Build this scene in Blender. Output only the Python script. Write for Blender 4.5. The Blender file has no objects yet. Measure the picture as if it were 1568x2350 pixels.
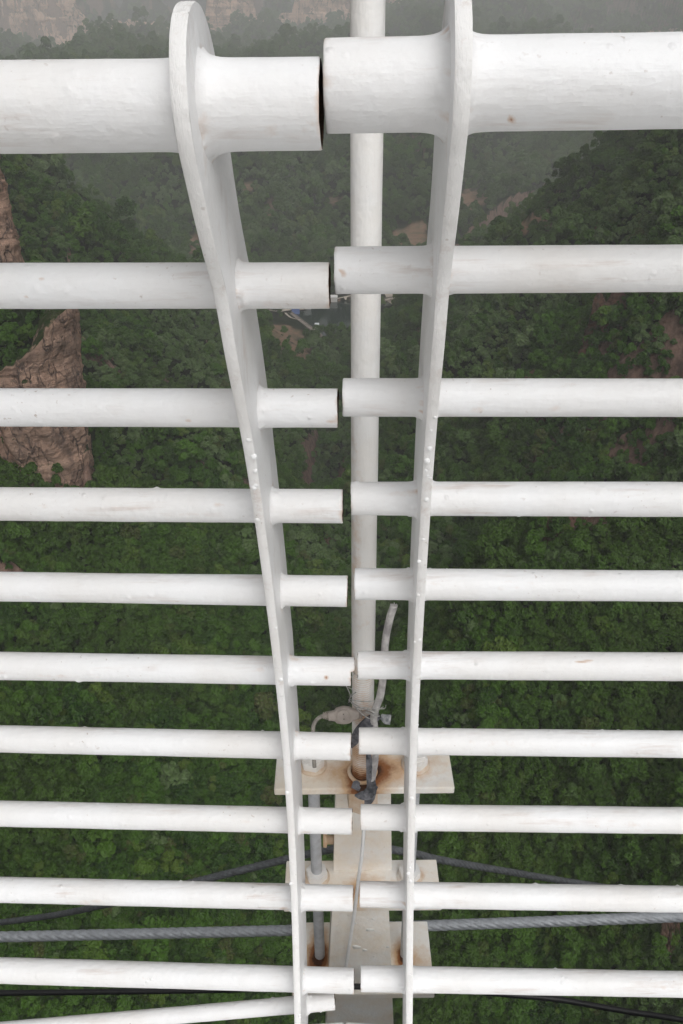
import bpy, bmesh, math, random
import numpy as np
from mathutils import Vector, Matrix
rng = np.random.RandomState(7)
random.seed(7)
R = math.radians
scene = bpy.context.scene
COL = scene.collection

# ------------------------------------------------------------------ camera
F = 1828.0                                     # focal length in units of a 1568 x 2350 picture
CX, CY = 784.0, 1175.0
dn = Vector((30.0, -3159.0, -1828.0)).normalized()      # straight down, seen in the camera
U = -dn
fw = Vector((0, 0, -1))
Yc = (fw - fw.dot(U) * U).normalized()
Xc = Yc.cross(U)
M3 = Matrix((Xc, Yc, U))                       # camera -> world
cam_d = bpy.data.cameras.new('camera')
cam_d.sensor_fit = 'VERTICAL'; cam_d.sensor_height = 36.0; cam_d.sensor_width = 24.0
cam_d.lens = F / 2350.0 * 36.0
cam_d.clip_start = 0.05; cam_d.clip_end = 9000
cam = bpy.data.objects.new('camera', cam_d)
cam.matrix_world = M3.to_4x4()
COL.objects.link(cam); scene.camera = cam

def ray(px, py):
    return M3 @ Vector(((px - CX) / F, -(py - CY) / F, -1.0))
def P(px, py, z):
    return ray(px, py) * z
def atY(px, py, Y):
    d = ray(px, py); return d * (Y / d.y)
def atV(px, py, V):
    d = ray(px, py); return d * (V / d.z)

# ------------------------------------------------------------------ numpy noise
_T = rng.rand(64, 64, 64).astype(np.float32)
def vn3(x, y, z):
    x, y, z = np.broadcast_arrays(np.asarray(x, float), np.asarray(y, float), np.asarray(z, float))
    xi = np.floor(x).astype(int); yi = np.floor(y).astype(int); zi = np.floor(z).astype(int)
    u = x - xi; v = y - yi; w = z - zi
    u = u*u*(3-2*u); v = v*v*(3-2*v); w = w*w*(3-2*w)
    x0 = xi % 64; x1 = (xi+1) % 64; y0 = yi % 64; y1 = (yi+1) % 64; z0 = zi % 64; z1 = (zi+1) % 64
    def L(a, b, t): return a + (b-a)*t
    return L(L(L(_T[x0,y0,z0], _T[x1,y0,z0], u), L(_T[x0,y1,z0], _T[x1,y1,z0], u), v),
             L(L(_T[x0,y0,z1], _T[x1,y0,z1], u), L(_T[x0,y1,z1], _T[x1,y1,z1], u), v), w) * 2 - 1
def fbm(x, y, z, o=4, g=0.5):
    s = 0; a = 1; f = 1; t = 0
    for i in range(o):
        s = s + a * vn3(x*f + 17.3*i, y*f + 5.1*i, z*f + 9.7*i); t += a; a *= g; f *= 2.03
    return s / t
def ridged(x, y, z, o=4):
    s = 0; a = 1; f = 1; t = 0
    for i in range(o):
        s = s + a * (1 - 2*np.abs(vn3(x*f + 31.3*i, y*f + 7.1*i, z*f + 3.7*i))); t += a; a *= .5; f *= 2.1
    return s / t
def sstep(a, b, x):
    t = np.clip((x-a)/(b-a), 0, 1); return t*t*(3-2*t)

# ------------------------------------------------------------------ object helpers
def mesh_from(name, verts, faces, smooth=True, mats=(), mat_idx=None, attrs=None):
    me = bpy.data.meshes.new(name)
    verts = np.asarray(verts, np.float32)
    if isinstance(faces, np.ndarray):
        n, k = faces.shape
        me.vertices.add(len(verts)); me.vertices.foreach_set('co', verts.ravel())
        me.loops.add(n*k); me.loops.foreach_set('vertex_index', faces.astype(np.int32).ravel())
        me.polygons.add(n)
        me.polygons.foreach_set('loop_start', np.arange(0, n*k, k, dtype=np.int32))
        me.polygons.foreach_set('loop_total', np.full(n, k, np.int32))
        me.update(calc_edges=True); me.validate()
    else:
        me.from_pydata(verts.tolist(), [], faces); me.update()
    for m in mats: me.materials.append(m)
    if mat_idx is not None:
        me.polygons.foreach_set('material_index', np.asarray(mat_idx, np.int32))
    if smooth is True or smooth is False:
        me.polygons.foreach_set('use_smooth', np.full(len(me.polygons), smooth))
    else:
        me.polygons.foreach_set('use_smooth', np.asarray(smooth))
    if attrs:
        for k, a in attrs.items():
            at = me.attributes.new(k, 'FLOAT', 'POINT'); at.data.foreach_set('value', np.asarray(a, np.float32).ravel())
    return me
def link(name, me, parent=None, label=None, cat=None, group=None, kind=None):
    o = bpy.data.objects.new(name, me); COL.objects.link(o)
    if parent is not None:
        o.parent = parent
    if label: o['label'] = label
    if cat: o['category'] = cat
    if group: o['group'] = group
    if kind: o['kind'] = kind
    return o
def abs_loc(o):
    v = Vector((0, 0, 0))
    while o is not None:
        v = v + o.location; o = o.parent
    return v
def part(name, verts, faces, parent, mats, label=None, **kw):
    off = abs_loc(parent)
    v = np.asarray(verts, float) - np.array(off)
    return link(name, mesh_from(name, v, faces, mats=mats, **kw), parent, label=label)
def empty(name, loc, label, cat, group=None):
    o = bpy.data.objects.new(name, None); COL.objects.link(o); o.location = loc
    o.empty_display_size = .05
    o['label'] = label; o['category'] = cat
    if group: o['group'] = group
    return o
def merge(*vf):
    V = []; Fs = []; n = 0
    for v, f in vf:
        V.append(np.asarray(v, float)); f = np.asarray(f)
        Fs.append(f + n); n += len(v)
    return np.concatenate(V), np.concatenate(Fs)
def frame_along(pts):
    pts = np.asarray(pts, float)
    t = np.gradient(pts, axis=0); t /= np.linalg.norm(t, axis=1)[:, None] + 1e-12
    up = np.array([0, 0, 1.0])
    if abs(t[0] @ up) > .9: up = np.array([0, 1.0, 0])
    A = []; n = up - (up @ t[0]) * t[0]; n /= np.linalg.norm(n)
    for i in range(len(pts)):
        n = n - (n @ t[i]) * t[i]; n /= np.linalg.norm(n); A.append(n)
    A = np.array(A); B = np.cross(t, A)
    return t, A, B
def tube(pts, rad, seg=16, caps=True, prof=None, disp=None):
    """pts path, rad scalar or per point; prof(theta,i) multiplies; disp(P,i,theta) adds"""
    pts = np.asarray(pts, float); n = len(pts)
    t, A, B = frame_along(pts)
    th = np.linspace(0, 2*np.pi, seg, endpoint=False)
    rad = np.broadcast_to(np.asarray(rad, float), (n,))
    rr = np.repeat(rad[:, None], seg, 1)
    if prof is not None: rr = rr * prof(th[None, :], np.arange(n)[:, None])
    nr = A[:, None, :]*np.cos(th)[None, :, None] + B[:, None, :]*np.sin(th)[None, :, None]
    if disp is not None:
        rr = rr + disp(pts[:, None, :] + nr*rr[..., None])
    v = (pts[:, None, :] + nr*rr[..., None]).reshape(-1, 3)
    i = np.arange(n-1)[:, None]; j = np.arange(seg)[None, :]; j2 = (j+1) % seg
    f = np.stack([i*seg+j, i*seg+j2, (i+1)*seg+j2, (i+1)*seg+j], -1).reshape(-1, 4)
    if caps:
        c = len(v); v = np.vstack([v, pts[0], pts[-1]])
        a = np.arange(seg); b = (a+1) % seg; l = (n-1)*seg
        f = np.vstack([f, np.stack([b, a, np.full(seg, c), np.full(seg, c)], -1),
                       np.stack([l+a, l+b, np.full(seg, c+1), np.full(seg, c+1)], -1)])
    return v, f
def quadfix(v, f):
    """list-of-lists faces without degenerate corners"""
    out = []
    for q in f:
        q = list(dict.fromkeys(int(a) for a in q))
        if len(q) >= 3: out.append(q)
    return v, out
def spline(ctrl, n):
    c = np.asarray(ctrl, float); m = len(c)
    c = np.vstack([2*c[0]-c[1], c, 2*c[-1]-c[-2]])
    out = []
    for u in np.linspace(0, m-1-1e-9, n):
        i = int(u); t = u-i; p0, p1, p2, p3 = c[i], c[i+1], c[i+2], c[i+3]
        out.append(.5*((2*p1)+(-p0+p2)*t+(2*p0-5*p1+4*p2-p3)*t*t+(-p0+3*p1-3*p2+p3)*t**3))
    return np.array(out)
def box_grid(x0, x1, y0, y1, z0, z1, nx, ny, nz, bev=0.003, shape=None):
    """subdivided box with softened edges (welded). shape(v) warps it"""
    bm = bmesh.new(); bmesh.ops.create_cube(bm, size=1.0)
    for v in bm.verts:
        v.co = ((x0+x1)/2 + v.co.x*(x1-x0), (y0+y1)/2 + v.co.y*(y1-y0), (z0+z1)/2 + v.co.z*(z1-z0))
    if bev > 0: bmesh.ops.bevel(bm, geom=bm.edges[:], offset=bev, segments=2, affect='EDGES', profile=.5)
    for ax, a, b, n in ((0, x0, x1, nx), (1, y0, y1, ny), (2, z0, z1, nz)):
        for k in range(1, n):
            c = [0, 0, 0]; nn = [0, 0, 0]; c[ax] = a+(b-a)*k/n; nn[ax] = 1
            bmesh.ops.bisect_plane(bm, geom=bm.verts[:]+bm.edges[:]+bm.faces[:], plane_co=c, plane_no=nn)
    bm.verts.ensure_lookup_table()
    v = np.array([q.co[:] for q in bm.verts]); f = [[q.index for q in p.verts] for p in bm.faces]
    bm.free()
    if shape is not None: v = shape(v)
    return v, f

# ------------------------------------------------------------------ material helpers
class NT:
    def __init__(self, name):
        self.m = bpy.data.materials.new(name); self.m.use_nodes = True
        self.t = self.m.node_tree; self.t.nodes.clear()
        self.out = self.n('ShaderNodeOutputMaterial')
        self.b = self.n('ShaderNodeBsdfPrincipled'); self.l(self.b.outputs[0], self.out.inputs[0])
    def n(self, typ, **kw):
        x = self.t.nodes.new(typ)
        for k, v in kw.items(): setattr(x, k, v)
        return x
    def l(self, a, b): self.t.links.new(a, b)
    def val(self, sock, v):
        if hasattr(v, 'is_linked') or isinstance(v, bpy.types.NodeSocket): self.l(v, sock)
        else: sock.default_value = v
    def coord(self, kind='Object', scale=(1, 1, 1)):
        c = self.n('ShaderNodeTexCoord'); m = self.n('ShaderNodeMapping')
        self.l(c.outputs[kind], m.inputs[0]); m.inputs['Scale'].default_value = scale
        return m.outputs[0]
    def noise(self, vec, scale, detail=4, rough=.55, dist=0.0):
        x = self.n('ShaderNodeTexNoise'); self.l(vec, x.inputs['Vector'])
        x.inputs['Scale'].default_value = scale; x.inputs['Detail'].default_value = detail
        x.inputs['Roughness'].default_value = rough; x.inputs['Distortion'].default_value = dist
        return x.outputs['Fac']
    def ramp(self, fac, stops):
        x = self.n('ShaderNodeValToRGB'); self.l(fac, x.inputs[0]); e = x.color_ramp.elements
        while len(e) < len(stops): e.new(.5)
        for el, (p, c) in zip(e, stops):
            el.position = p; el.color = (c if len(c) == 4 else (*c, 1)) if hasattr(c, '__len__') else (c, c, c, 1)
        return x.outputs[0]
    def mix(self, fac, a, b, mode='MIX'):
        x = self.n('ShaderNodeMix', data_type='RGBA', blend_type=mode)
        self.val(x.inputs[0], fac)
        for s, v in ((6, a), (7, b)):
            if isinstance(v, tuple): x.inputs[s].default_value = v if len(v) == 4 else (*v, 1)
            else: self.l(v, x.inputs[s])
        return x.outputs[2]
    def math(self, op, a, b=0.0, c=None, clamp=False):
        x = self.n('ShaderNodeMath', operation=op, use_clamp=clamp)
        self.val(x.inputs[0], a); self.val(x.inputs[1], b)
        if c is not None: self.val(x.inputs[2], c)
        return x.outputs[0]
    def attr(self, name, typ='GEOMETRY'):
        x = self.n('ShaderNodeAttribute', attribute_name=name, attribute_type=typ); return x
    def bump(self, h, strength, dist, prev=None):
        x = self.n('ShaderNodeBump'); self.l(h, x.inputs['Height'])
        x.inputs['Strength'].default_value = strength; x.inputs['Distance'].default_value = dist
        if prev is not None: self.l(prev, x.inputs['Normal'])
        return x.outputs[0]

def white_paint(name, tint=(.81, .81, .815), dirt=.5, rust_attr=False, rt=(.58, .33, .14), pattern=(1, 1, 1), edge=False, cream=0.0):
    k = NT(name); c = k.coord('Object'); cs = k.coord('Object', pattern)
    big = k.noise(c, 5, 5)
    col = k.mix(k.ramp(big, [(.40, 0), (.75, .55*dirt)]), tint, (.66, .62, .575))
    smear = k.noise(cs, 38, 6, .7)
    msk = k.ramp(k.noise(c, 9, 3), [(.45, 0), (.62, 1)])
    sm = k.math('MULTIPLY', k.ramp(smear, [(.53, 0), (.68, 1)]), msk)
    col = k.mix(k.math('MULTIPLY', sm, .52*dirt), col, (.47, .36, .30))
    sp = k.noise(c, 130, 2, .5)
    spm = k.math('MULTIPLY', k.ramp(sp, [(.68, 0), (.74, 1)]), k.ramp(k.noise(c, 6, 2), [(.45, 0), (.65, 1)]))
    col = k.mix(k.math('MULTIPLY', spm, .5*dirt), col, (.30, .20, .14))
    if cream > 0:
        col = k.mix(k.ramp(k.noise(c, 7, 5, .65), [(.36, 0), (.62, cream)]), col, (.80, .665, .50))
    if rust_attr:
        a = k.attr('rust').outputs['Fac']
        nz = k.noise(c, 26, 6, .7)
        r = k.math('ADD', a, k.math('MULTIPLY', k.math('SUBTRACT', nz, .5), .75))
        r = k.math('MULTIPLY', r, k.math('GREATER_THAN', a, .015))
        col = k.mix(k.ramp(r, [(.10, 0), (.45, .75)]), col, rt)
        col = k.mix(k.ramp(r, [(.50, 0), (.75, .95)]), col, (.26, .095, .03))
        col = k.mix(k.ramp(r, [(.85, 0), (1.0, .9)]), col, (.05, .022, .012))
    k.l(col, k.b.inputs['Base Color'])
    k.b.inputs['Roughness'].default_value = .46
    k.b.inputs['Specular IOR Level'].default_value = .35
    b1 = k.bump(k.noise(c, 30, 3, .55), .5, .0040)
    b1 = k.bump(k.noise(c, 95, 3, .5), .7, .0017, b1)
    b2 = k.bump(k.noise(cs, 130, 4, .6), .6, .0014, b1)
    vo = k.n('ShaderNodeTexVoronoi'); k.l(c, vo.inputs['Vector']); vo.inputs['Scale'].default_value = 55
    blob = k.math('MULTIPLY', k.ramp(vo.outputs['Distance'], [(.05, 1), (.22, 0)]), k.ramp(k.noise(c, 11, 2), [(.58, 0), (.66, 1)]))
    b3 = k.bump(blob, .6, .0025, b2)
    if edge:
        at = k.attr('arc').outputs['Fac']
        cb = k.n('ShaderNodeCombineXYZ'); k.l(k.math('MULTIPLY', at, 150.0), cb.inputs[0])
        k.l(k.math('MULTIPLY', k.attr('across').outputs['Fac'], 12.0), cb.inputs[1])
        b3 = k.bump(k.noise(cb.outputs[0], 1.0, 3, .6), .55, .0022, b3)
    k.l(b3, k.b.inputs['Normal'])
    return k.m
def simple(name, col, rough=.6, metal=0.0, var=.3, scale=20, bump=.2, col2=None):
    k = NT(name); c = k.coord('Object')
    n = k.noise(c, scale, 6, .65)
    c2 = col2 or tuple(x*(1-var) for x in col)
    k.l(k.mix(k.ramp(n, [(.38, 0), (.64, 1)]), col, c2), k.b.inputs['Base Color'])
    k.b.inputs['Roughness'].default_value = rough; k.b.inputs['Metallic'].default_value = metal
    k.l(k.bump(k.noise(c, scale*5, 4), bump, .002), k.b.inputs['Normal'])
    return k.m

M_rail = white_paint('white_painted_rail', dirt=1.0, rust_attr=True, pattern=(.10, 1, 1), rt=(.56, .40, .30))
M_plate = white_paint('white_painted_plate', tint=(.86, .86, .865), dirt=.7, rust_attr=True, pattern=(1, 1, .25), rt=(.55, .42, .33))
M_edge = white_paint('white_flame_cut_edge', tint=(.84, .83, .82), dirt=.85, edge=True)
M_pole = white_paint('white_hanger_paint', tint=(.84, .835, .825), dirt=.6, rust_attr=True, pattern=(1, 1, .08), cream=.16)
M_brk = white_paint('cream_stained_paint', tint=(.87, .855, .825), dirt=.5, rust_attr=True, cream=.62)
M_rustin = simple('rusty_bore', (.10, .055, .03), .9, 0, .7, 60, .5, (.03, .018, .012))
M_rust = simple('rust', (.24, .085, .03), .9, 0, .6, 50, .6, (.10, .035, .015))
M_galv = simple('galvanised_steel', (.56, .57, .59), .55, .1, .2, 40, .25)
M_rope = simple('steel_rope', (.40, .42, .45), .5, .15, .3, 60, .3)
M_ropedark = simple('dark_steel_rope', (.17, .18, .19), .5, .2, .45, 60, .3)
M_black = simple('black_cable_sheath', (.018, .018, .02), .45, 0, .3, 30, .15)
M_tape = simple('black_tape', (.035, .038, .045), .4, 0, .4, 60, .4, (.20, .20, .22))
M_plug = simple('grey_plug_plastic', (.42, .365, .325), .6, 0, .25, 40, .2)
M_cord = simple('dusty_grey_cord', (.36, .33, .29), .7, 0, .5, 90, .5)
M_tubeg = simple('weathered_grey_cable', (.34, .32, .32), .7, 0, .5, 45, .5, (.62, .60, .58))
M_wire = simple('tie_wire', (.55, .54, .52), .4, .3, .3, 80, .1)
M_cordw = simple('white_cord_sheath', (.84, .83, .82), .5, 0, .1, 40, .1)

# ------------------------------------------------------------------ terrain height (drawn on a map whose unit is MAP metres)
MAP = .40
def seg_dist(x, y, pl):
    """distance to a 3-D polyline in plan, with the crest height at the foot point"""
    best = np.full(x.shape, 1e9); zz = np.zeros(x.shape)
    for (a, b) in zip(pl[:-1], pl[1:]):
        ax, ay, az = a; bx, by, bz = b
        dx, dy = bx-ax, by-ay
        t = np.clip(((x-ax)*dx+(y-ay)*dy)/(dx*dx+dy*dy), 0, 1)
        d = np.hypot(x-ax-t*dx, y-ay-t*dy)
        m = d < best
        best = np.where(m, d, best); zz = np.where(m, az+t*(bz-az), zz)
    return best, zz
RIDGES = [  # crest polyline, slope
    ([(-520, 560, 40), (-330, 610, -40), (-243, 640, -85), (-213, 650, -102), (-174, 660, -145), (-131, 690, -195), (-67, 720, -252), (-30, 735, -275)], .62),
    ([(-260, 330, -95), (-200, 350, -125), (-120, 385, -163), (-80, 400, -181), (-50, 410, -210), (-22, 400, -255)], .9),
    ([(420, 430, 70), (330, 470, 20), (203, 520, -47), (181, 540, -72), (170, 560, -91), (160, 582, -118), (120, 615, -172), (60, 655, -240)], .9),
    ([(260, 205, -90), (160, 222, -138), (115, 225, -147), (75, 226, -140), (60, 226, -152), (34, 236, -190), (12, 262, -245)], .95),
    ([(330, 300, -20), (240, 330, -85), (165, 360, -135), (90, 395, -190), (40, 420, -222)], .7),
    ([(-240, 262, -142), (-160, 278, -150), (-120, 288, -156), (-96, 300, -165), (-70, 320, -188)], .85),
    ([(150, 330, -140), (80, 300, -190), (40, 318, -235)], .9),
    ([(-190, 120, -110), (-110, 170, -165), (-50, 215, -222)], .9),
    ([(190, 90, -100), (110, 140, -170), (50, 170, -225)], .9),
]
def yfront(x):
    return 300 - .30*(-104 - x)
def tower_in(x, y):
    return np.minimum(-.350*y + 1.0 - x + 2*vn3(y*.09, 3.3, 7.7), y - yfront(x) + 5*vn3(x*.07, 1.3, 2.7))
LAKE = [(-62, 1033), (-26, 943), (-5, 950), (14, 972), (34, 1000), (66, 1050), (52, 1092), (10, 1100), (-30, 1078)]
def in_poly(x, y, poly):
    r = np.zeros(x.shape, bool); n = len(poly)
    for i in range(n):
        x0, y0 = poly[i]; x1, y1 = poly[(i+1) % n]
        c = ((y0 > y) != (y1 > y)) & (x < (x1-x0)*(y-y0)/(y1-y0+1e-9)+x0)
        r ^= c
    return r
RIVER = [(66, 1050, -299), (140, 1170, -300), (230, 1330, -300), (309, 1474, -300), (390, 1550, -299), (463, 1618, -298)]
FK = 2.62
FX = np.array([-1500, -760, -685, -545, -335, -265, -170, -73, 40, 101, 232, 400, 700, 1600])*FK
FB = np.array([-44, -34, -27, -9, -2, 20, 24, 46, 54, 62, 76, 85, 90, 90])*FK         # height of the foot of the far cliffs along X
SX = np.array([-1500, -560, -535, -515, -345, -325, -272, -255, -180, -165, -80, -62, 30, 48, 92, 108, 225, 245, 1600])*FK
SH = np.array([160, 160, 130, 62, 56, 10, 10, 125, 125, 28, 28, 110, 110, 14, 14, 100, 100, 75, 75])*FK   # height of the cliff step there
def ycl(x): return 5000 + 62*np.sin(x/220.0) + 38*np.sin(x/81.0+1)
def zfar0(x, y):
    y0 = 1088 + 1.7*np.clip(x-50, 0, 360)
    t = y - y0; fade = sstep(0, 350, t)
    zf = -299.5 + .30*np.minimum(t, 500) + (.055*np.maximum(t-500, 0)) + fade*((120 + .02*np.maximum(t, 0))*ridged(x*.0026+3+.35*vn3(x*.003, y*.0015, 2.2), y*.0008, 4.2, 4) + 44*fbm(x*.006, y*.004, 2.0, 3)) - 24*fade
    return np.where(t < 0, -299.5 + .02*t, zf)
def H(x, y):
    x = np.asarray(x, float); y = np.asarray(y, float)
    ax = -.018*y + 9*np.sin(y/95.0)
    fl = -285 - .0145*np.clip(y, -300, 1060)
    d = x - ax
    wob = 1 + .25*vn3(x*.006, y*.008, 1.5)
    m = (1 - .25*sstep(450, 720, y))*(1 - .78*sstep(790, 960, y))
    ds = np.sqrt(d*d + 9.0**2) - 9
    z = fl + m*wob*np.where(d < 0, ds*.86, ds*.92)
    spur = ridged(y*.014 + .12*vn3(x*.02, y*.02, 6.1) + .0022*np.abs(d) + np.where(d < 0, 3.7, 9.1), d*.0025, 4.4, 3)
    z = z + m*np.clip(ds*.38, 0, 44)*(spur-.15)
    gd = np.abs(d + 7*vn3(y*.03, .7, 3.3))
    z = z - 44*np.exp(-(gd/13.0)**3)*sstep(790, 640, y)
    wall = np.maximum(np.abs(d) - 170, 0)
    z = z + m*wall*.35
    zf = zfar0(x, y)
    yc_ = ycl(x); corr = np.interp(x, FX, FB) - zfar0(x, yc_)
    zf = zf + corr*sstep(2600, 4950, y) + np.interp(x, SX, SH)*(.9+.25*vn3(x*.02, 5.5, 1.1))*sstep(0, 20, y - yc_) + .10*np.maximum(y-yc_, 0)
    z = np.where(y > 850, np.maximum(z, zf), z)
    for pl, s in RIDGES:
        dd, zc = seg_dist(x, y, pl)
        z = np.maximum(z, zc - s*(np.sqrt(dd*dd + 25) - 5)*(1+.15*vn3(x*.02, y*.02, 8.8)))
    damp = sstep(-299, -270, z)*.9 + .1
    z = z + damp*(9.0*fbm(x*.019, y*.019, .5, 2) + 5.0*ridged(x*.034, y*.034, 7.5, 2) + 2.4*fbm(x*.07, y*.07, 3.5, 2))
    # rock tower on the left
    ti = tower_in(x, y)
    near = (x < -60) & (y > 180) & (y < 520)
    led = -116 + .80*(y - yfront(x)) + 3*vn3(x*.05, y*.05, 3.1)
    crest = -84 - .55*np.maximum(-.35*y - x - 6, 0)
    top = np.minimum(np.maximum(led, -112), np.maximum(crest, -100))
    led2 = np.minimum(-.395*y - x, y - yfront(x) - 44)
    top = top + sstep(0, 5, led2)*58
    back = sstep(430, 370, y)
    z = np.where(near, z + (np.maximum(top, z) - z)*sstep(0, 4.5, ti)*back, z)
    # lake basin and river bed
    lk = in_poly(x, y, LAKE)
    z = np.where(lk, np.minimum(z, -304), z)
    rd, rz = seg_dist(x, y, RIVER)
    z = z + (rz - z)*sstep(36, 22, rd)*(~lk)
    z = np.where((y > 820) & (y < 1040) & (x < -30) & (x > -170) & ~lk, np.maximum(z, -297.0), z)
    return np.minimum(z, 760 + 6*vn3(x*.02, y*.02, .3))
def hit(px, py, smax=6200):
    px = np.atleast_1d(np.asarray(px, float)); py = np.atleast_1d(np.asarray(py, float))
    D = np.array([np.array(ray(a, b)) for a, b in zip(px, py)])
    s = np.geomspace(60, smax, 1100)
    pr = D[:, None, :]*s[None, :, None]
    below = pr[..., 2] < H(pr[..., 0], pr[..., 1])
    i = below.argmax(1); i = np.where(below.any(1), i, len(s)-1)
    s0 = s[np.maximum(i-1, 0)]; s1 = s[i]
    for _ in range(12):
        sm = (s0+s1)/2; q = D*sm[:, None]; b = q[:, 2] < H(q[:, 0], q[:, 1])
        s1 = np.where(b, sm, s1); s0 = np.where(b, s0, sm)
    return D*s1[:, None]
#@@TERRAIN
NX, NY = 480, 780
u = np.linspace(0, 1, NY); kk = 3.3
gy = -80 + 5600*(np.exp(kk*u)-1)/(math.exp(kk)-1)
gt = np.linspace(-1, 1, NX)
GX = gt[None, :]*(190 + .62*np.maximum(gy, 0))[:, None]; GY = np.repeat(gy[:, None], NX, 1)
GZ = H(GX, GY)
tv = np.stack([GX, GY, GZ], -1).reshape(-1, 3)
ii = np.arange(NY-1)[:, None]; jj = np.arange(NX-1)[None, :]
tf = np.stack([ii*NX+jj, ii*NX+jj+1, (ii+1)*NX+jj+1, (ii+1)*NX+jj], -1).reshape(-1, 4)
# bare earth patches: (px, py, radius px)
EARTH = [(655, 770, 38, 16), (672, 800, 40, 16), (640, 752, 30, 9), (690, 815, 26, 10), (975, 760, 16, 40), (1085, 455, 34, 22), (1060, 478, 30, 12), (940, 545, 48, 20), (960, 520, 28, 10),
         (450, 560, 17, 26), (285, 490, 14, 10), (286, 510, 8, 10), (1230, 500, 12, 18), (1205, 520, 10, 16), (1255, 505, 14, 18), (1160, 428, 18, 5), (620, 480, 16, 22), (570, 430, 12, 9), (770, 460, 25, 6)]
Yv = GY.ravel(); Dv = tv @ np.array(M3)           # world -> camera
dep = -Dv[:, 2]
pxv = CX + F*Dv[:, 0]/np.maximum(dep, 1); pyv = CY - F*Dv[:, 1]/np.maximum(dep, 1)
earth = np.zeros(len(tv))
for (a, b, ra, rb) in EARTH:
    w = hit([a], [b])[0]
    q = np.hypot((pxv-a)/ra, (pyv-b)/rb) + .5*fbm(tv[:, 0]*.08, tv[:, 1]*.08, 0, 2)
    nearw = np.hypot(tv[:, 0]-w[0], tv[:, 1]-w[1]) < 160
    earth = np.maximum(earth, np.where(nearw & (dep > 1), sstep(1.15, .8, q), 0))
rd, _ = seg_dist(tv[:, 0], tv[:, 1], RIVER)
riverm = sstep(32, 20, rd)*(tv[:, 2] < -294)
gn = np.gradient(GZ, axis=0)/np.gradient(GY, axis=0); gm = np.gradient(GZ, axis=1)/np.gradient(GX, axis=1)
slope = np.hypot(gn, gm).ravel()

k = NT('hillside_soil'); c = k.coord('Object', (1/MAP,)*3)
n1 = k.noise(c, .05, 6, .6); n2 = k.noise(c, .6, 5, .6)
col = k.mix(k.ramp(n1, [(.4, 0), (.6, 1)]), (.006, .013, .003), (.009, .015, .004))
col = k.mix(k.ramp(n2, [(.55, 0), (.8, .3)]), col, (.030, .026, .014))
ec = k.mix(k.ramp(k.noise(k.coord('Object', (1/MAP, 1/MAP, 9/MAP)), .05, 4, .6), [(.42, 0), (.6, 1)]), (.20, .125, .085), (.12, .095, .06))
col = k.mix(k.attr('earth').outputs['Fac'], col, ec)
gN = k.n('ShaderNodeNewGeometry'); sN = k.n('ShaderNodeSeparateXYZ'); k.l(gN.outputs['True Normal'], sN.inputs[0])
stp = k.math('ADD', sN.outputs[2], k.math('MULTIPLY', k.math('SUBTRACT', n2, .5), .3))
col = k.mix(k.ramp(stp, [(.40, 1), (.52, 0)]), col, k.mix(k.ramp(k.noise(k.coord('Object', (1/MAP, 1/MAP, .4/MAP)), .25, 6, .7), [(.4, 0), (.62, 1)]), (.21, .135, .105), (.085, .058, .046)))
col = k.mix(k.attr('river').outputs['Fac'], col, k.mix(k.ramp(n2, [(.4, 0), (.6, 1)]), (.34, .28, .23), (.20, .17, .14)))
k.l(col, k.b.inputs['Base Color']); k.b.inputs['Roughness'].default_value = .95
k.b.inputs['Specular IOR Level'].default_value = .1
k.l(k.bump(n2, .6, .8), k.b.inputs['Normal'])
M_soil = k.m
ter = link('terrain', mesh_from('terrain', tv*MAP, tf, mats=[M_soil], attrs={'earth': earth, 'river': riverm}), kind='structure')

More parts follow.
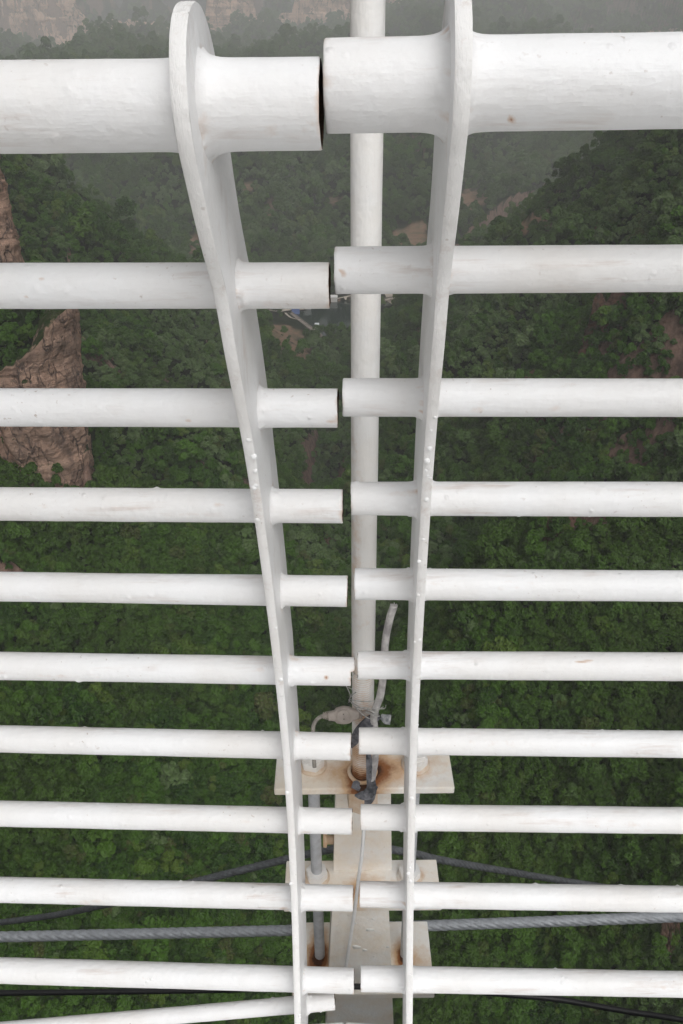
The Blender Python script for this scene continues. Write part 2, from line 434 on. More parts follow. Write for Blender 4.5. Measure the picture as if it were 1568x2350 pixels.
# rock --------------------------------------------------------------
def rock_mat(name, a, b, dark, sc, veg=.5):
    k = NT(name); c = k.coord('Object', (1/MAP,)*3); cv = k.coord('Object', (1/MAP, 1/MAP, .38/MAP)); ch = k.coord('Object', (.22/MAP, .22/MAP, 2.4/MAP))
    col = k.mix(k.ramp(k.noise(c, sc*.5, 6, .65), [(.36, 0), (.62, 1)]), a, b)
    col = k.mix(k.math('MULTIPLY', k.ramp(k.noise(cv, sc*1.0, 7, .72), [(.50, 0), (.66, 1)]), .75), col, dark)
    lay = k.noise(ch, sc*1.3, 5, .65)
    col = k.mix(k.math('MULTIPLY', k.ramp(lay, [(.52, 0), (.62, 1)]), .45), col, dark)
    # joints: irregular blocks
    wn = k.n('ShaderNodeTexNoise'); k.l(cv, wn.inputs['Vector']); wn.inputs['Scale'].default_value = sc*1.2; wn.inputs['Detail'].default_value = 3
    wv_ = k.n('ShaderNodeVectorMath', operation='MULTIPLY_ADD'); k.l(wn.outputs['Color'], wv_.inputs[0]); wv_.inputs[1].default_value = (.9/sc,)*3; k.l(cv, wv_.inputs[2])
    vo = k.n('ShaderNodeTexVoronoi', feature='DISTANCE_TO_EDGE'); k.l(wv_.outputs[0], vo.inputs['Vector']); vo.inputs['Scale'].default_value = sc*1.3
    jt = k.ramp(vo.outputs['Distance'], [(.0, 1), (.06, 0)])
    jm = k.math('MULTIPLY', jt, k.ramp(k.noise(c, sc*.8, 3), [(.38, 0), (.54, 1)]))
    col = k.mix(jm, col, dark)
    g = k.n('ShaderNodeNewGeometry'); s = k.n('ShaderNodeSeparateXYZ'); k.l(g.outputs['Normal'], s.inputs[0])
    up = k.math('ADD', s.outputs[2], k.math('MULTIPLY', k.math('SUBTRACT', k.noise(c, sc*.8, 5, .6), .5), 1.6))
    vg = k.mix(k.ramp(k.noise(c, sc*3, 4), [(.4, 0), (.6, 1)]), (.026, .055, .010), (.060, .065, .025))
    col = k.mix(k.ramp(up, [(1.0-veg, 0), (1.18-veg, 1)]), col, vg)
    k.l(col, k.b.inputs['Base Color']); k.b.inputs['Roughness'].default_value = .92
    k.b.inputs['Specular IOR Level'].default_value = .15
    hgt = k.math('SUBTRACT', k.math('ADD', k.noise(cv, sc*2.5, 7, .72), k.math('MULTIPLY', lay, .7)), k.math('MULTIPLY', jm, .6))
    b1 = k.bump(hgt, .9, .9/sc*.35)
    k.l(k.bump(k.noise(c, sc*7, 5, .65), .7, .25/sc*.25, b1), k.b.inputs['Normal'])
    return k.m
M_rocknear = rock_mat('red_sandstone', (.56, .36, .265), (.43, .29, .22), (.14, .10, .085), .16, .55)
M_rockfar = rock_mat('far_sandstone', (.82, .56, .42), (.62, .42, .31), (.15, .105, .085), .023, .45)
M_rockdark = rock_mat('dark_red_rock', (.22, .125, .09), (.15, .095, .07), (.05, .038, .03), .22, .62)  # outcrop rock, a darker reddish brown of its own
def cliff(name, plan, zb, zt, amp, du, dv, mat, seed, cap=8, lean=.08, smooth=True, cracks=(), topn=.16):
    """a rock wall along a plan polyline, facing the left-hand side of its run; rough, undercut, with a cap behind its top edge"""
    pl = np.asarray(plan, float)
    L = np.concatenate([[0], np.cumsum(np.linalg.norm(np.diff(pl, axis=0), axis=1))])
    n = max(8, int(L[-1]/du)); s = np.linspace(0, L[-1], n)
    x = np.interp(s, L, pl[:, 0]); y = np.interp(s, L, pl[:, 1])
    ker = np.ones(7)/7
    xs = np.convolve(np.pad(x, 3, 'edge'), ker, 'valid'); ys = np.convolve(np.pad(y, 3, 'edge'), ker, 'valid')
    tx, ty = np.gradient(xs), np.gradient(ys); l = np.hypot(tx, ty)+1e-9
    nx, ny = ty/l, -tx/l                                     # right-hand normal = outward
    bz = np.interp(s, L, zb); tz = np.interp(s, L, zt)
    tz = tz + (tz-bz)*topn*fbm(s*.06*max(1, 60/L[-1])+seed, seed, .5, 4)
    m = max(6, int((tz-bz).max()/dv)); v = np.linspace(0, 1, m)
    Z = bz[:, None] + (tz-bz)[:, None]*v[None, :]
    S = np.repeat(s[:, None], m, 1); sc = 1.0/amp
    d = amp*(.85*ridged(S*.28*sc+seed, Z*.06*sc, seed*1.7, 4) + .45*fbm(S*.8*sc, Z*.5*sc+seed, seed, 4)
             + .30*np.sign(vn3(S*.05*sc, Z*.75*sc, seed+2.2))*np.abs(vn3(S*.05*sc, Z*.75*sc, seed+2.2))**.5 + .40*np.round(2.2*fbm(S*.5*sc+3, Z*.22*sc+seed, seed*.7, 2))/2.2 + .22*fbm(S*2.2*sc, Z*1.7*sc+seed, seed, 3))
    for (s0, z0, s1, z1, w, dp) in cracks:
        sl = s0 + (Z-z0)/(z1-z0)*(s1-s0) + .8*fbm(Z*.12, seed, 1, 2)
        d = d - dp*np.exp(-((S-sl)/w)**2)*(Z > min(z0, z1))*(Z < max(z0, z1))
    end = np.minimum(sstep(0, 2.5*amp, S), sstep(0, 2.5*amp, L[-1]-S))
    d = d*(.3+.7*end) - (1-end)*amp*1.2
    back = lean*(Z - bz[:, None])
    X = xs[:, None] + nx[:, None]*(d-back); Y = ys[:, None] + ny[:, None]*(d-back)
    # cap rows running back from the top edge
    for r in (.35, 1.0):
        X = np.hstack([X, (X[:, m-1] - nx*cap*r)[:, None]]); Y = np.hstack([Y, (Y[:, m-1] - ny*cap*r)[:, None]])
        Z = np.hstack([Z, (tz - (.0 if r < .5 else .35*cap))[:, None]])
    m2 = X.shape[1]
    vv = np.stack([X, Y, Z], -1).reshape(-1, 3)
    i = np.arange(n-1)[:, None]; j = np.arange(m2-1)[None, :]
    ff = np.stack([i*m2+j, (i+1)*m2+j, (i+1)*m2+j+1, i*m2+j+1], -1).reshape(-1, 4)
    if smooth is not True: pass
    return link(name, mesh_from(name, vv*MAP, ff, mats=[mat], smooth=smooth), kind='structure')
# left tower: lower wall and upper block (plan runs so that its right-hand side faces the gorge)
xs_ = np.array([-260, -215, -170, -143, -126, -117])
pl = [(a, float(yfront(a))-3.0) for a in xs_] + [(-113.0, 297.0), (-112.0, 303.0), (-116, 318), (-123, 336), (-132, 360)]
cliff('cliff', pl, [-190, -188, -188, -188, -188, -190, -192, -195, -198, -200, -200], [-116, -113, -110, -108, -101, -92, -85, -84, -86, -90, -95], 2.6, .6, .6, M_rocknear, 3.3, cap=11, lean=-.085,
      cracks=[(128, -112, 141, -178, 1.6, 5.0), (142, -104, 147, -122, .8, 2.0), (100, -112, 118, -175, 1.6, 2.5)])
pl = [(a, float(yfront(a))+42.0) for a in (-260, -215, -170, -140)] + [(-133, 338), (-134.5, 347), (-143, 364), (-153, 384)]
cliff('cliff', pl, [-95, -92, -88, -84, -84, -86, -90, -95], [-28, -26, -24, -26, -30, -34, -40, -50], 2.4, .7, .7, M_rocknear, 8.1, cap=9, lean=.03)
# outcrops lower down, from where they stand in the valley: (px0, px1, py base, height m, thickness)
def outcrop(px0, px1, pyb, hgt, amp, seed, mat=None, du=.6, lean=.15, pyb2=None):
    pys = np.linspace(pyb, pyb2 if pyb2 else pyb, 6)
    q = hit(np.linspace(px0, px1, 6), pys)
    zb = q[:, 2].min() - .25*hgt
    # keep the wall at one distance so that it stands as one body
    ym = np.median(q[:, 1]); sc = (q[:, 1]*.15 + ym*.85)/q[:, 1]
    pl = np.stack([q[:, 0]*sc, ym + .15*(q[:, 1]-ym)], 1)
    w = np.hypot(*(pl[-1]-pl[0])); t = (pl[-1]-pl[0])/w; nb = np.array([-t[1], t[0]])
    pl = np.vstack([pl[0]+nb*.5*w, pl[0]+nb*.15*w, pl, pl[-1]+nb*.15*w, pl[-1]+nb*.5*w])
    n = len(pl); env = np.array([.2, .45] + [.7, .9, .7, 1, .85, .6][:n-4] + [.4, .2])
    return cliff('rock_outcrop', [tuple(a) for a in pl], [zb]*n, list(zb + hgt*1.25*env), amp, du, du, mat or M_rockdark, seed, cap=max(2, w*.25), lean=lean, topn=.5)
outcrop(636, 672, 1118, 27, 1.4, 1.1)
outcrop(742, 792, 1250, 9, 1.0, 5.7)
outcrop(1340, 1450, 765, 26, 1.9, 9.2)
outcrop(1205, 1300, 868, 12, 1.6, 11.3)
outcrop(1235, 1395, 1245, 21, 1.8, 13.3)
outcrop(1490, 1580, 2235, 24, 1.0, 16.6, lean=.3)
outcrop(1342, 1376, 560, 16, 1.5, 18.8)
# far cliffs under the plateau: (px0, px1, py base, py base, py top)
def far_cliff(x0, x1, amp, seed):
    x0 *= FK; x1 *= FK; amp *= 2.2
    n = max(5, int((x1-x0)/38)); xx = np.linspace(x0, x1, n); yy = ycl(xx) - 8
    zb = H(xx, yy-30) - 30; zt = H(xx, yy+36) + 3
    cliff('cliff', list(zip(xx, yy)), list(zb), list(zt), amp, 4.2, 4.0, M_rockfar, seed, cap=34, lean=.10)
far_cliff(-900, -506, 11, 21.1)
far_cliff(-560, -310, 8, 22.4)
far_cliff(-290, -150, 8, 23.9)
far_cliff(-182, -72, 5, 24.4)
far_cliff(-84, 50, 9, 25.6)
far_cliff(90, 236, 10, 26.2)
far_cliff(228, 620, 9, 27.8)
def far_band(px0, px1, b0, b1, hgt, amp, seed):
    q = hit(np.linspace(px0, px1, 9), np.linspace(b0, b1, 9)); 
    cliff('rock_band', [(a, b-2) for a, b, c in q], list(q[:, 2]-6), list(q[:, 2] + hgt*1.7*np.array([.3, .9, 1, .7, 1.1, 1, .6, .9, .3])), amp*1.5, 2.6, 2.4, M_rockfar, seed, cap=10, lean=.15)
far_band(1290, 1340, 84, 82, 9, 3, 28.3)
far_band(1370, 1720, 82, 78, 13, 4, 29.4)
#@@WATER
k = NT('lake_water'); k.b.inputs['Base Color'].default_value = (.010, .022, .018, 1); k.b.inputs['Roughness'].default_value = .12
k.l(k.bump(k.noise(k.coord('Object'), .35, 3), .12, .3), k.b.inputs['Normal'])
wv = [(x*1.25 - 3, 1020+(y-1020)*1.15, -298.2) for x, y in LAKE]
link('water', mesh_from('water', np.array(wv)*MAP, [list(range(len(wv)))], smooth=False, mats=[k.m]), kind='structure')
M_road = simple('pale_gravel_road', (.46, .40, .34), .95, 0, .25, .4, .2)
M_stone = simple('dam_masonry', (.26, .22, .19), .9, 0, .45, .5, .5)
def drape(name, pix, width, mat, lift=.5, kind='structure'):
    pts = spline(hit([p[0] for p in pix], [p[1] for p in pix])[:, :2], 24)
    t = np.gradient(pts, axis=0); t /= np.linalg.norm(t, axis=1)[:, None]
    nr = np.stack([-t[:, 1], t[:, 0]], 1)
    V = []
    for sgn in (-1, 0, 1):
        p = pts + nr*sgn*width/2; V.append(np.column_stack([p, np.maximum(H(p[:, 0], p[:, 1]), -298.0) + lift]))
    n = len(pts); vv = np.concatenate(V)
    ff = [[r*n+i, r*n+i+1, (r+1)*n+i+1, (r+1)*n+i] for r in range(2) for i in range(n-1)]
    return link(name, mesh_from(name, vv*MAP, ff, mats=[mat]), kind=kind)
drape('road', [(560, 733), (602, 723), (640, 716), (668, 711), (705, 709), (740, 702)], 6, M_road, 1.0)
drape('path', [(655, 719), (668, 730), (690, 736)], 3, M_road, .8)
drape('path', [(430, 712), (470, 716), (520, 716)], 4, M_road, 1.0)
drape('path', [(884, 678), (905, 681), (930, 689)], 4, M_road, 1.0)
drape('path', [(884, 690), (905, 691), (918, 699)], 2.5, M_road, 1.0)
drape('path', [(757, 691), (790, 683), (820, 676)], 4, M_road, 1.0)
drape('path', [(262, 498), (276, 490), (288, 486), (296, 480)], 3.5, M_road, .8)
# the dam
a = np.array([-66, 1036.0]); b = np.array([-24, 936.0]); t = (b-a)/np.linalg.norm(b-a); nr = np.array([-t[1], t[0]])
prof = [(-9, -316), (-3.2, -297.2), (-3.0, -294.6), (-2.4, -294.6), (-2.4, -295.6), (2.4, -295.6), (2.4, -294.8), (3.0, -294.8), (3.1, -316)]
vv = []; n = 30
for i in range(n):
    p = a + (b-a)*i/(n-1)
    for (o, z) in prof: vv.append((p[0]-nr[0]*o, p[1]-nr[1]*o, z))
m = len(prof)
ff = [[i*m+j, i*m+(j+1) % m, (i+1)*m+(j+1) % m, (i+1)*m+j] for i in range(n-1) for j in range(m)] + [list(range(m)), [(n-1)*m+j for j in range(m)][::-1]]
o = link('dam', mesh_from('dam', np.array(vv)*MAP, ff, mats=[M_stone], smooth=False), label='long grey masonry dam wall holding back the dark reservoir in the valley', cat='dam')
def hut(px, py, w, h, col, roofc, label):
    q = hit([px], [py])[0]; q[2] = max(q[2], -297.5); q = q*MAP
    root = empty('hut', q, label, 'building')
    v, f = box_grid(q[0]-w/2, q[0]+w/2, q[1]-w*.35, q[1]+w*.35, q[2]-1, q[2]+h, 1, 1, 1, 0)
    part('wall', v, f, root, [simple('hut_wall_paint', col, .8)], smooth=False)
    r = w*.55
    V = [(q[0]-r, q[1]-w*.42, q[2]+h), (q[0]+r, q[1]-w*.42, q[2]+h), (q[0]+r, q[1]+w*.42, q[2]+h), (q[0]-r, q[1]+w*.42, q[2]+h),
         (q[0]-r, q[1], q[2]+h*1.45), (q[0]+r, q[1], q[2]+h*1.45)]
    part('roof', V, [[0, 1, 5, 4], [2, 3, 4, 5], [0, 4, 3], [1, 2, 5], [3, 2, 1, 0]], root, [simple('hut_roof_sheet', roofc, .6)], smooth=False)
hut(679, 716, 4, 2.0, (.12, .18, .40), (.14, .22, .45), 'small blue roofed shed at the far end of the dam')
hut(706, 709, 4, 2.0, (.6, .6, .6), (.65, .65, .65), 'small white shed beside the road above the reservoir')
hut(728, 763, 2, 1.6, (.75, .75, .75), (.7, .72, .75), 'tiny white hut at the near end of the dam')
hut(766, 690, 4, 2.2, (.6, .57, .54), (.7, .68, .66), 'pale hut on the far shore of the reservoir')
hut(297, 485, 2.6, 2.0, (.72, .70, .66), (.6, .58, .55), 'tiny pale hut at the top of the winding path on the far slope')

#@@FOREST
def leaf_mat(name, a, b, c3, hue=.0):
    k = NT(name)
    oi = k.n('ShaderNodeObjectInfo'); g = k.n('ShaderNodeNewGeometry')
    m = k.n('ShaderNodeMapping'); k.l(g.outputs['Position'], m.inputs[0]); m.inputs['Scale'].default_value = (1/MAP,)*3
    big = k.noise(m.outputs[0], .012, 3); sm = k.noise(m.outputs[0], 1.0, 4, .65)
    col = k.mix(k.ramp(oi.outputs['Random'], [(.0, 0), (.8, 1)]), a, b)
    col = k.mix(k.ramp(oi.outputs['Random'], [(.86, 0), (.90, .8)]), col, (.085, .125, .016))
    col = k.mix(k.ramp(oi.outputs['Random'], [(.955, 0), (.96, .8)]), col, (.060, .052, .022))
    col = k.mix(k.ramp(big, [(.44, 0), (.60, .8)]), col, c3)
    mid = k.noise(m.outputs[0], .045, 3)
    col = k.mix(k.ramp(mid, [(.50, 0), (.66, .5)]), col, (.040, .086, .008))
    col = k.mix(k.ramp(sm, [(.44, 0), (.60, .55)]), col, (.056, .118, .011))
    k.l(col, k.b.inputs['Base Color']); k.b.inputs['Roughness'].default_value = .6
    k.b.inputs['Specular IOR Level'].default_value = .25
    tr = k.n('ShaderNodeBsdfTranslucent'); k.l(col, tr.inputs[0])
    mx = k.n('ShaderNodeMixShader'); mx.inputs[0].default_value = .06
    k.l(k.b.outputs[0], mx.inputs[1]); k.l(tr.outputs[0], mx.inputs[2]); k.l(mx.outputs[0], k.out.inputs[0])
    return k.m
M_leaf = leaf_mat('broadleaf_green', (.007, .033, .001), (.046, .112, .006), (.025, .050, .003))
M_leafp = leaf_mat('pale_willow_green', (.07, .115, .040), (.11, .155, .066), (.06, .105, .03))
M_bark = simple('bark', (.07, .05, .035), .95, 0, .4, 6, .6)
def crown_geo(seed, n, flat=.85, leaf=.26):
    """a crown of leaf-sized faces gathered on several separate boughs"""
    r = np.random.RandomState(seed)
    nb = r.randint(8, 12)
    bc = r.randn(nb, 3); bc[:, 2] = np.abs(bc[:, 2])*.8 - .25; bc /= np.linalg.norm(bc, axis=1)[:, None]
    bc *= r.uniform(.42, .72, nb)[:, None]; bc[0] = (0, 0, .55); br = r.uniform(.26, .46, nb)
    w = br**2; k = r.choice(nb, n, p=w/w.sum())
    d = r.randn(n, 3); d[:, 2] = np.where(d[:, 2] < -.3, -d[:, 2], d[:, 2]); d += .5*bc[k]; d /= np.linalg.norm(d, axis=1)[:, None]
    c = (bc[k] + d*(br[k]*r.uniform(.75, 1.08, n))[:, None])*np.array([1, 1, flat])
    nn = d + .35*r.randn(n, 3); nn[:, 2] += .15; nn /= np.linalg.norm(nn, axis=1)[:, None]
    t = np.cross(nn, r.randn(n, 3)); t /= np.linalg.norm(t, axis=1)[:, None]; b = np.cross(nn, t)
    s = leaf*r.uniform(.55, 1.15, n)[:, None]
    bend = nn*s*.25
    v = np.stack([c-t*s-bend, c-b*s*.62, c+t*s-bend, c+b*s*.62], 1).reshape(-1, 3)
    return v, np.arange(4*n).reshape(n, 4)
TREES = bpy.data.collections.new('tree_kinds')
def tree_kind(i, n, mat, flat, leaf):
    v, f = crown_geo(100+i, n, flat, leaf)
    me = mesh_from('tree_crown', v, f, mats=[mat], smooth=False)
    o = bpy.data.objects.new('tree_crown', me); TREES.objects.link(o)
    return o
for i in range(6): tree_kind(i, 700, M_leaf, 1.05 + .1*i, .16)
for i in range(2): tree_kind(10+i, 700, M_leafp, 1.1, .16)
# canopy trees on a jittered lattice (they keep their distance), shrubs scattered between them
CELL = .0088
na = int(1.72/CELL); nr_ = int((math.log(5450)-math.log(38))/CELL)
ga, gr = np.meshgrid(np.arange(na), np.arange(nr_))
ga = ga + .5*(gr % 2)
ang1 = -.86 + CELL*(ga + rng.uniform(-.36, .36, ga.shape)).ravel(); rr1 = np.exp(math.log(38) + CELL*(gr + rng.uniform(-.36, .36, gr.shape)).ravel())
NS = 250000
ang = np.concatenate([ang1, rng.uniform(-.86, .86, NS)]); rr = np.concatenate([rr1, np.exp(rng.uniform(math.log(38), math.log(5450), NS))])
N = len(ang); canopy = np.arange(N) < len(ang1)
fx = rr*np.sin(ang); fy = rr*np.cos(ang)
fz = H(fx, fy)
e = 1.5 + rr*.002
sl = np.hypot((H(fx+e, fy)-fz)/e, (H(fx, fy+e)-fz)/e)
dist = np.sqrt(fx*fx+fy*fy+fz*fz)
keep = np.ones(N, bool)
keep &= ~in_poly(fx, fy, [(x*1.2-2, 1020+(y-1020)*1.12) for x, y in LAKE])
dens = .5+.5*fbm(fx*.02, fy*.02, 6.6, 3)
keep &= (sl < 2.4 + rng.rand(N)*.8)
keep &= rng.rand(N) < np.where(canopy, 1.8*(rr/dist)**2/np.interp(dist, [280, 620], [1.75, 1.12])**1.6, np.interp(dist, [350, 600], [.55, .5]))*np.sqrt(1+np.minimum(sl, 2)**2)
rd, _ = seg_dist(fx, fy, RIVER); keep &= ~((rd < 34) & (fz < -286))
ti = tower_in(fx, fy); intower = (ti > -3) & (fx < -95) & (fy < 430)
keep &= ~(intower & (rng.rand(N) < .35))
keep &= ~((np.abs(ti) < 3.5) & (fx < -95) & (fy < 400))
D = np.stack([fx, fy, fz], 1) @ np.array(M3); ppx = CX - F*D[:, 0]/D[:, 2]; ppy = CY + F*D[:, 1]/D[:, 2]
for (a, b, ra, rb) in EARTH:
    w = hit([a], [b])[0]
    q = (np.hypot((ppx-a)/(ra*1.1), (ppy-b-.5*rb)/(rb*1.5)) < 1) & (np.hypot(fx-w[0], fy-w[1]) < 190)
    keep &= ~(q & (rng.rand(N) < .94))
yk = ycl(fx); keep &= ~((fy > yk-130) & (fy < yk+14) & (rng.rand(N) < .75))
# clear the dam, the road and the flat valley floor round the reservoir
keep &= ~((fy > 895) & (fy < 1090) & (fx > -200) & (fx < 110) & (fz < -272) & (rng.rand(N) < .93))
fx, fy, fz, dist, dens, intower, canopy = (a[keep] for a in (fx, fy, fz, dist, dens, intower, canopy)); N = len(fx)
near_ = np.interp(dist, [280, 620], [1.75, 1.12])
size = .0053*near_*dist*np.interp(dist, [1100, 1800, 3500, 5500], [1, .8, .55, .42])*np.exp(rng.normal(0, .30, N))*(.8+.4*dens)*np.where(canopy, 1.0, .55)
size = np.where(intower, size*.8, size)
q_ = .03*dist; conv = fz - .25*(H(fx+q_, fy)+H(fx-q_, fy)+H(fx, fy+q_)+H(fx, fy-q_))
pale = (fbm(fx*.011+4, fy*.011, 9.1, 3) + .055*np.clip(conv/q_*10, -3, 4) + .14*sstep(800, 1500, dist)) > .16  # pale kind favours ridges; its rise with distance puts haze into leaf colour
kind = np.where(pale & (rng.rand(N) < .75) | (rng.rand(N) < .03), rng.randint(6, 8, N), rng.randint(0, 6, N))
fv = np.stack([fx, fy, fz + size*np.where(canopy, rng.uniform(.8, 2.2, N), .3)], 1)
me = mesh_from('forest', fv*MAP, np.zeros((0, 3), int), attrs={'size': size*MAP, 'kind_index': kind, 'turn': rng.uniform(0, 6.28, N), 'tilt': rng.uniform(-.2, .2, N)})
forest = link('forest', me, label='dense green broadleaf forest covering the gorge sides', cat='forest', kind='stuff')
ng = bpy.data.node_groups.new('forest_scatter', 'GeometryNodeTree')
ng.interface.new_socket('Geometry', in_out='INPUT', socket_type='NodeSocketGeometry')
ng.interface.new_socket('Geometry', in_out='OUTPUT', socket_type='NodeSocketGeometry')
def gn(t, **kw):
    x = ng.nodes.new(t)
    for a, b in kw.items(): setattr(x, a, b)
    return x
gi = gn('NodeGroupInput'); go = gn('NodeGroupOutput')
m2p = gn('GeometryNodeMeshToPoints'); iop = gn('GeometryNodeInstanceOnPoints'); ci = gn('GeometryNodeCollectionInfo')
ci.inputs['Collection'].default_value = TREES; ci.inputs['Separate Children'].default_value = True; ci.inputs['Reset Children'].default_value = True
def named(nm):
    x = gn('GeometryNodeInputNamedAttribute', data_type='FLOAT'); x.inputs['Name'].default_value = nm
    return x.outputs[0]
cx_ = gn('ShaderNodeCombineXYZ'); Lk = ng.links.new
Lk(named('tilt'), cx_.inputs[0]); Lk(named('turn'), cx_.inputs[2])
e2r = gn('FunctionNodeEulerToRotation'); Lk(cx_.outputs[0], e2r.inputs[0])
Lk(gi.outputs[0], m2p.inputs[0]); Lk(m2p.outputs[0], iop.inputs['Points']); Lk(ci.outputs[0], iop.inputs['Instance'])
iop.inputs['Pick Instance'].default_value = True
f2i = gn('FunctionNodeFloatToInt'); Lk(named('kind_index'), f2i.inputs[0]); Lk(f2i.outputs[0], iop.inputs['Instance Index'])
Lk(e2r.outputs[0], iop.inputs['Rotation'])
cs_ = gn('ShaderNodeCombineXYZ'); sz = named('size')
for q in range(3): Lk(sz, cs_.inputs[q])
Lk(cs_.outputs[0], iop.inputs['Scale']); Lk(iop.outputs[0], go.inputs[0])
mod = forest.modifiers.new('scatter', 'NODES'); mod.node_group = ng

# separate pale trees that stand out on the near crest
def tree(px, py, rad_px, label, group=None, mat=None, seed=0):
    q = hit([px], [py])[0]*MAP; dd = np.linalg.norm(q); r = rad_px*dd/F
    root = empty('tree', q, label, 'tree', group)
    v, f = crown_geo(300+seed, 620, .95, .20)
    part('crown', v*r + q + np.array([0, 0, r*.95]), f, root, [mat or M_leafp], smooth=False)
    pts = [q + np.array([0, 0, -1.0]), q + np.array([.05*r, 0, r*.5]), q + np.array([-.05*r, .04*r, r*1.1])]
    v, f = tube(pts, [r*.11, r*.08, r*.04], 8); part('trunk', *quadfix(v, f), root, [M_bark])
for i, (a, b, s) in enumerate([(1275, 1285, 26), (1312, 1278, 30), (1350, 1300, 24), (1400, 1295, 26), (1450, 1300, 24), (1497, 1312, 26), (1540, 1308, 27), (1240, 1305, 22)]):
    tree(a, b+18, s, 'pale olive tree on the crest of the near spur at the right', 'pale trees on the near crest', seed=i)
tree(905, 1240, 22, 'pale round bush in the gully just to the right of the white hanger rod', seed=20)
tree(158, 1112, 30, 'bright green bush at the foot of the red rock tower', mat=M_leaf, seed=21)
tree(212, 1085, 22, 'dark green bush just right of the foot of the red rock tower', mat=M_leaf, seed=22)

#@@RAILING
DR = .05; DT = .0745
ZL = [.70, .875, 1.036, 1.165, 1.285, 1.405, 1.51, 1.59, 1.655, 1.70]
LEFT = [(738, 240, 248), (757, 655.5, 656.5), (776, 936.7, 935), (787, 1162, 1156.5), (798, 1357, 1346), (806, 1541, 1528), (806, 1713.5, 1695.5), (809, 1885, 1867), (811, 2061.5, 2041.5), (813, 2251, 2227)]
RIGHT = [(747, 199.5, 187), (769, 621, 616), (787, 912, 913), (806, 1144, 1146), (814, 1340, 1345), (821, 1526, 1530), (824, 1700, 1708), (828, 1875, 1883), (826, 2052, 2064), (828, 2245.5, 2259)]
def lumps(seed, n, length):
    r = np.random.RandomState(int(seed*10))
    return r.uniform(0, length, n), np.where(r.rand(n) < .5, r.normal(-np.pi/2, .5, n), r.uniform(-np.pi, np.pi, n)), r.uniform(.0010, .0028, n), r.uniform(.0018, .0042, n)
def pipe(A, B, rad, seed, weld=(), wall=.0035, nl=26, notch=None):
    """a hollow painted pipe from the cut end A to B; weld = distances from A where it is welded to a plate"""
    A = np.array(A); B = np.array(B); L = np.linalg.norm(B-A); t = (B-A)/L
    up = np.array([0, 0, 1.0]); up -= (up@t)*t; up /= np.linalg.norm(up); sd = np.cross(t, up)
    s = np.concatenate([[0, .0012], np.linspace(.004, 1.0, 420), np.linspace(1.0, L, max(20, int((L-1)/.012)))])
    for w in weld: s = np.concatenate([s, np.linspace(max(.003, w-.035), w+.035, 40)])
    s = np.unique(np.round(s, 5)); n = len(s); seg = 56
    th = np.linspace(0, 2*np.pi, seg, endpoint=False)
    S = s[:, None]; T = th[None, :]
    r = rad + .00045*fbm(S*18+seed, np.cos(T)*1.2+seed, np.sin(T)*1.2, 3) + .0010*fbm(S*2.2, seed, 0*T, 2)
    ps, pt, ph, pw = lumps(seed, nl, L)
    for a, b, h, w in zip(ps, pt, ph, pw):
        dth = (T-b+np.pi) % (2*np.pi) - np.pi
        r = r + h*np.exp(-((S-a)/w)**2 - ((dth*rad)/w)**2)
    rw = np.random.RandomState(int(seed*100))
    for w in weld:
        for _ in range(7):
            b = rw.uniform(-np.pi, np.pi); a = w + rw.choice([-1, 1])*rw.uniform(.009, .016); hh_ = rw.uniform(.001, .0035); ww_ = rw.uniform(.002, .005)
            dth = (T-b+np.pi) % (2*np.pi) - np.pi
            r = r + hh_*np.exp(-((S-a)/ww_)**2 - ((dth*rad)/ww_)**2)
        wob = 1 + .5*fbm(np.cos(T)*2.3+seed, np.sin(T)*2.3, w*9, 3) + .45*ridged(np.cos(T)*4.5+seed, np.sin(T)*4.5, seed, 2)
        dist_ = np.maximum(np.abs(S-w) - .0062, 0); wa = .0078 if rad > .03 else .0042
        r = r + wa*wob*np.exp(-dist_/(wa*.55*(1+.4*wob)))
    r[0, :] -= .0010
    cut = .0011*fbm(np.cos(th)*2+seed, np.sin(th)*2, seed, 3)
    P0 = A + t*0
    dirn = up[None, :]*np.cos(th)[:, None] + sd[None, :]*np.sin(th)[:, None]
    ss = np.repeat(S, seg, 1)*1.0; ss[:2] += cut[None, :]
    if notch is not None: ss[:2] += notch(th)[None, :]
    vo = A[None, None, :] + t*ss[..., None] + dirn[None]*r[..., None]
    ri = rad - wall
    ins = [0.0, .10]
    vi = np.stack([A[None, :] + t*(q + (ss[0] if q == 0 else 0*ss[0]))[:, None] + dirn*ri for q in ins], 0)
    V = np.concatenate([vo.reshape(-1, 3), vi.reshape(-1, 3), [A + t*.10], [B]])
    i = np.arange(n-1)[:, None]; j = np.arange(seg)[None, :]; j2 = (j+1) % seg
    fo = np.stack([i*seg+j, (i+1)*seg+j, (i+1)*seg+j2, i*seg+j2], -1).reshape(-1, 4)
    a = np.arange(seg); b = (a+1) % seg; o = n*seg
    rim = np.stack([a, b, o+b, o+a], -1)
    inn = np.stack([o+a, o+b, o+seg+b, o+seg+a], -1)
    back = np.stack([o+seg+a, o+seg+b, np.full(seg, o+2*seg)], -1)
    end = np.stack([(n-1)*seg+b, (n-1)*seg+a, np.full(seg, o+2*seg+1)], -1)
    faces = fo.tolist() + rim.tolist() + inn.tolist() + back.tolist() + end.tolist()
    mi = np.concatenate([np.zeros(len(fo)), np.ones(len(rim)+len(inn)+len(back)), np.zeros(len(end))])
    rn = .5 + .5*fbm(np.cos(T)*3+seed, np.sin(T)*3, S*40, 3)
    ru = (.55 if int(seed*10) % 10 == 3 and int(seed) % 10 == 3 else .30)*np.exp(-S/.0022)*rn + .35*np.exp(-S/.012)*np.clip(rn-.45, 0, 1)*(np.cos(T) < .3)
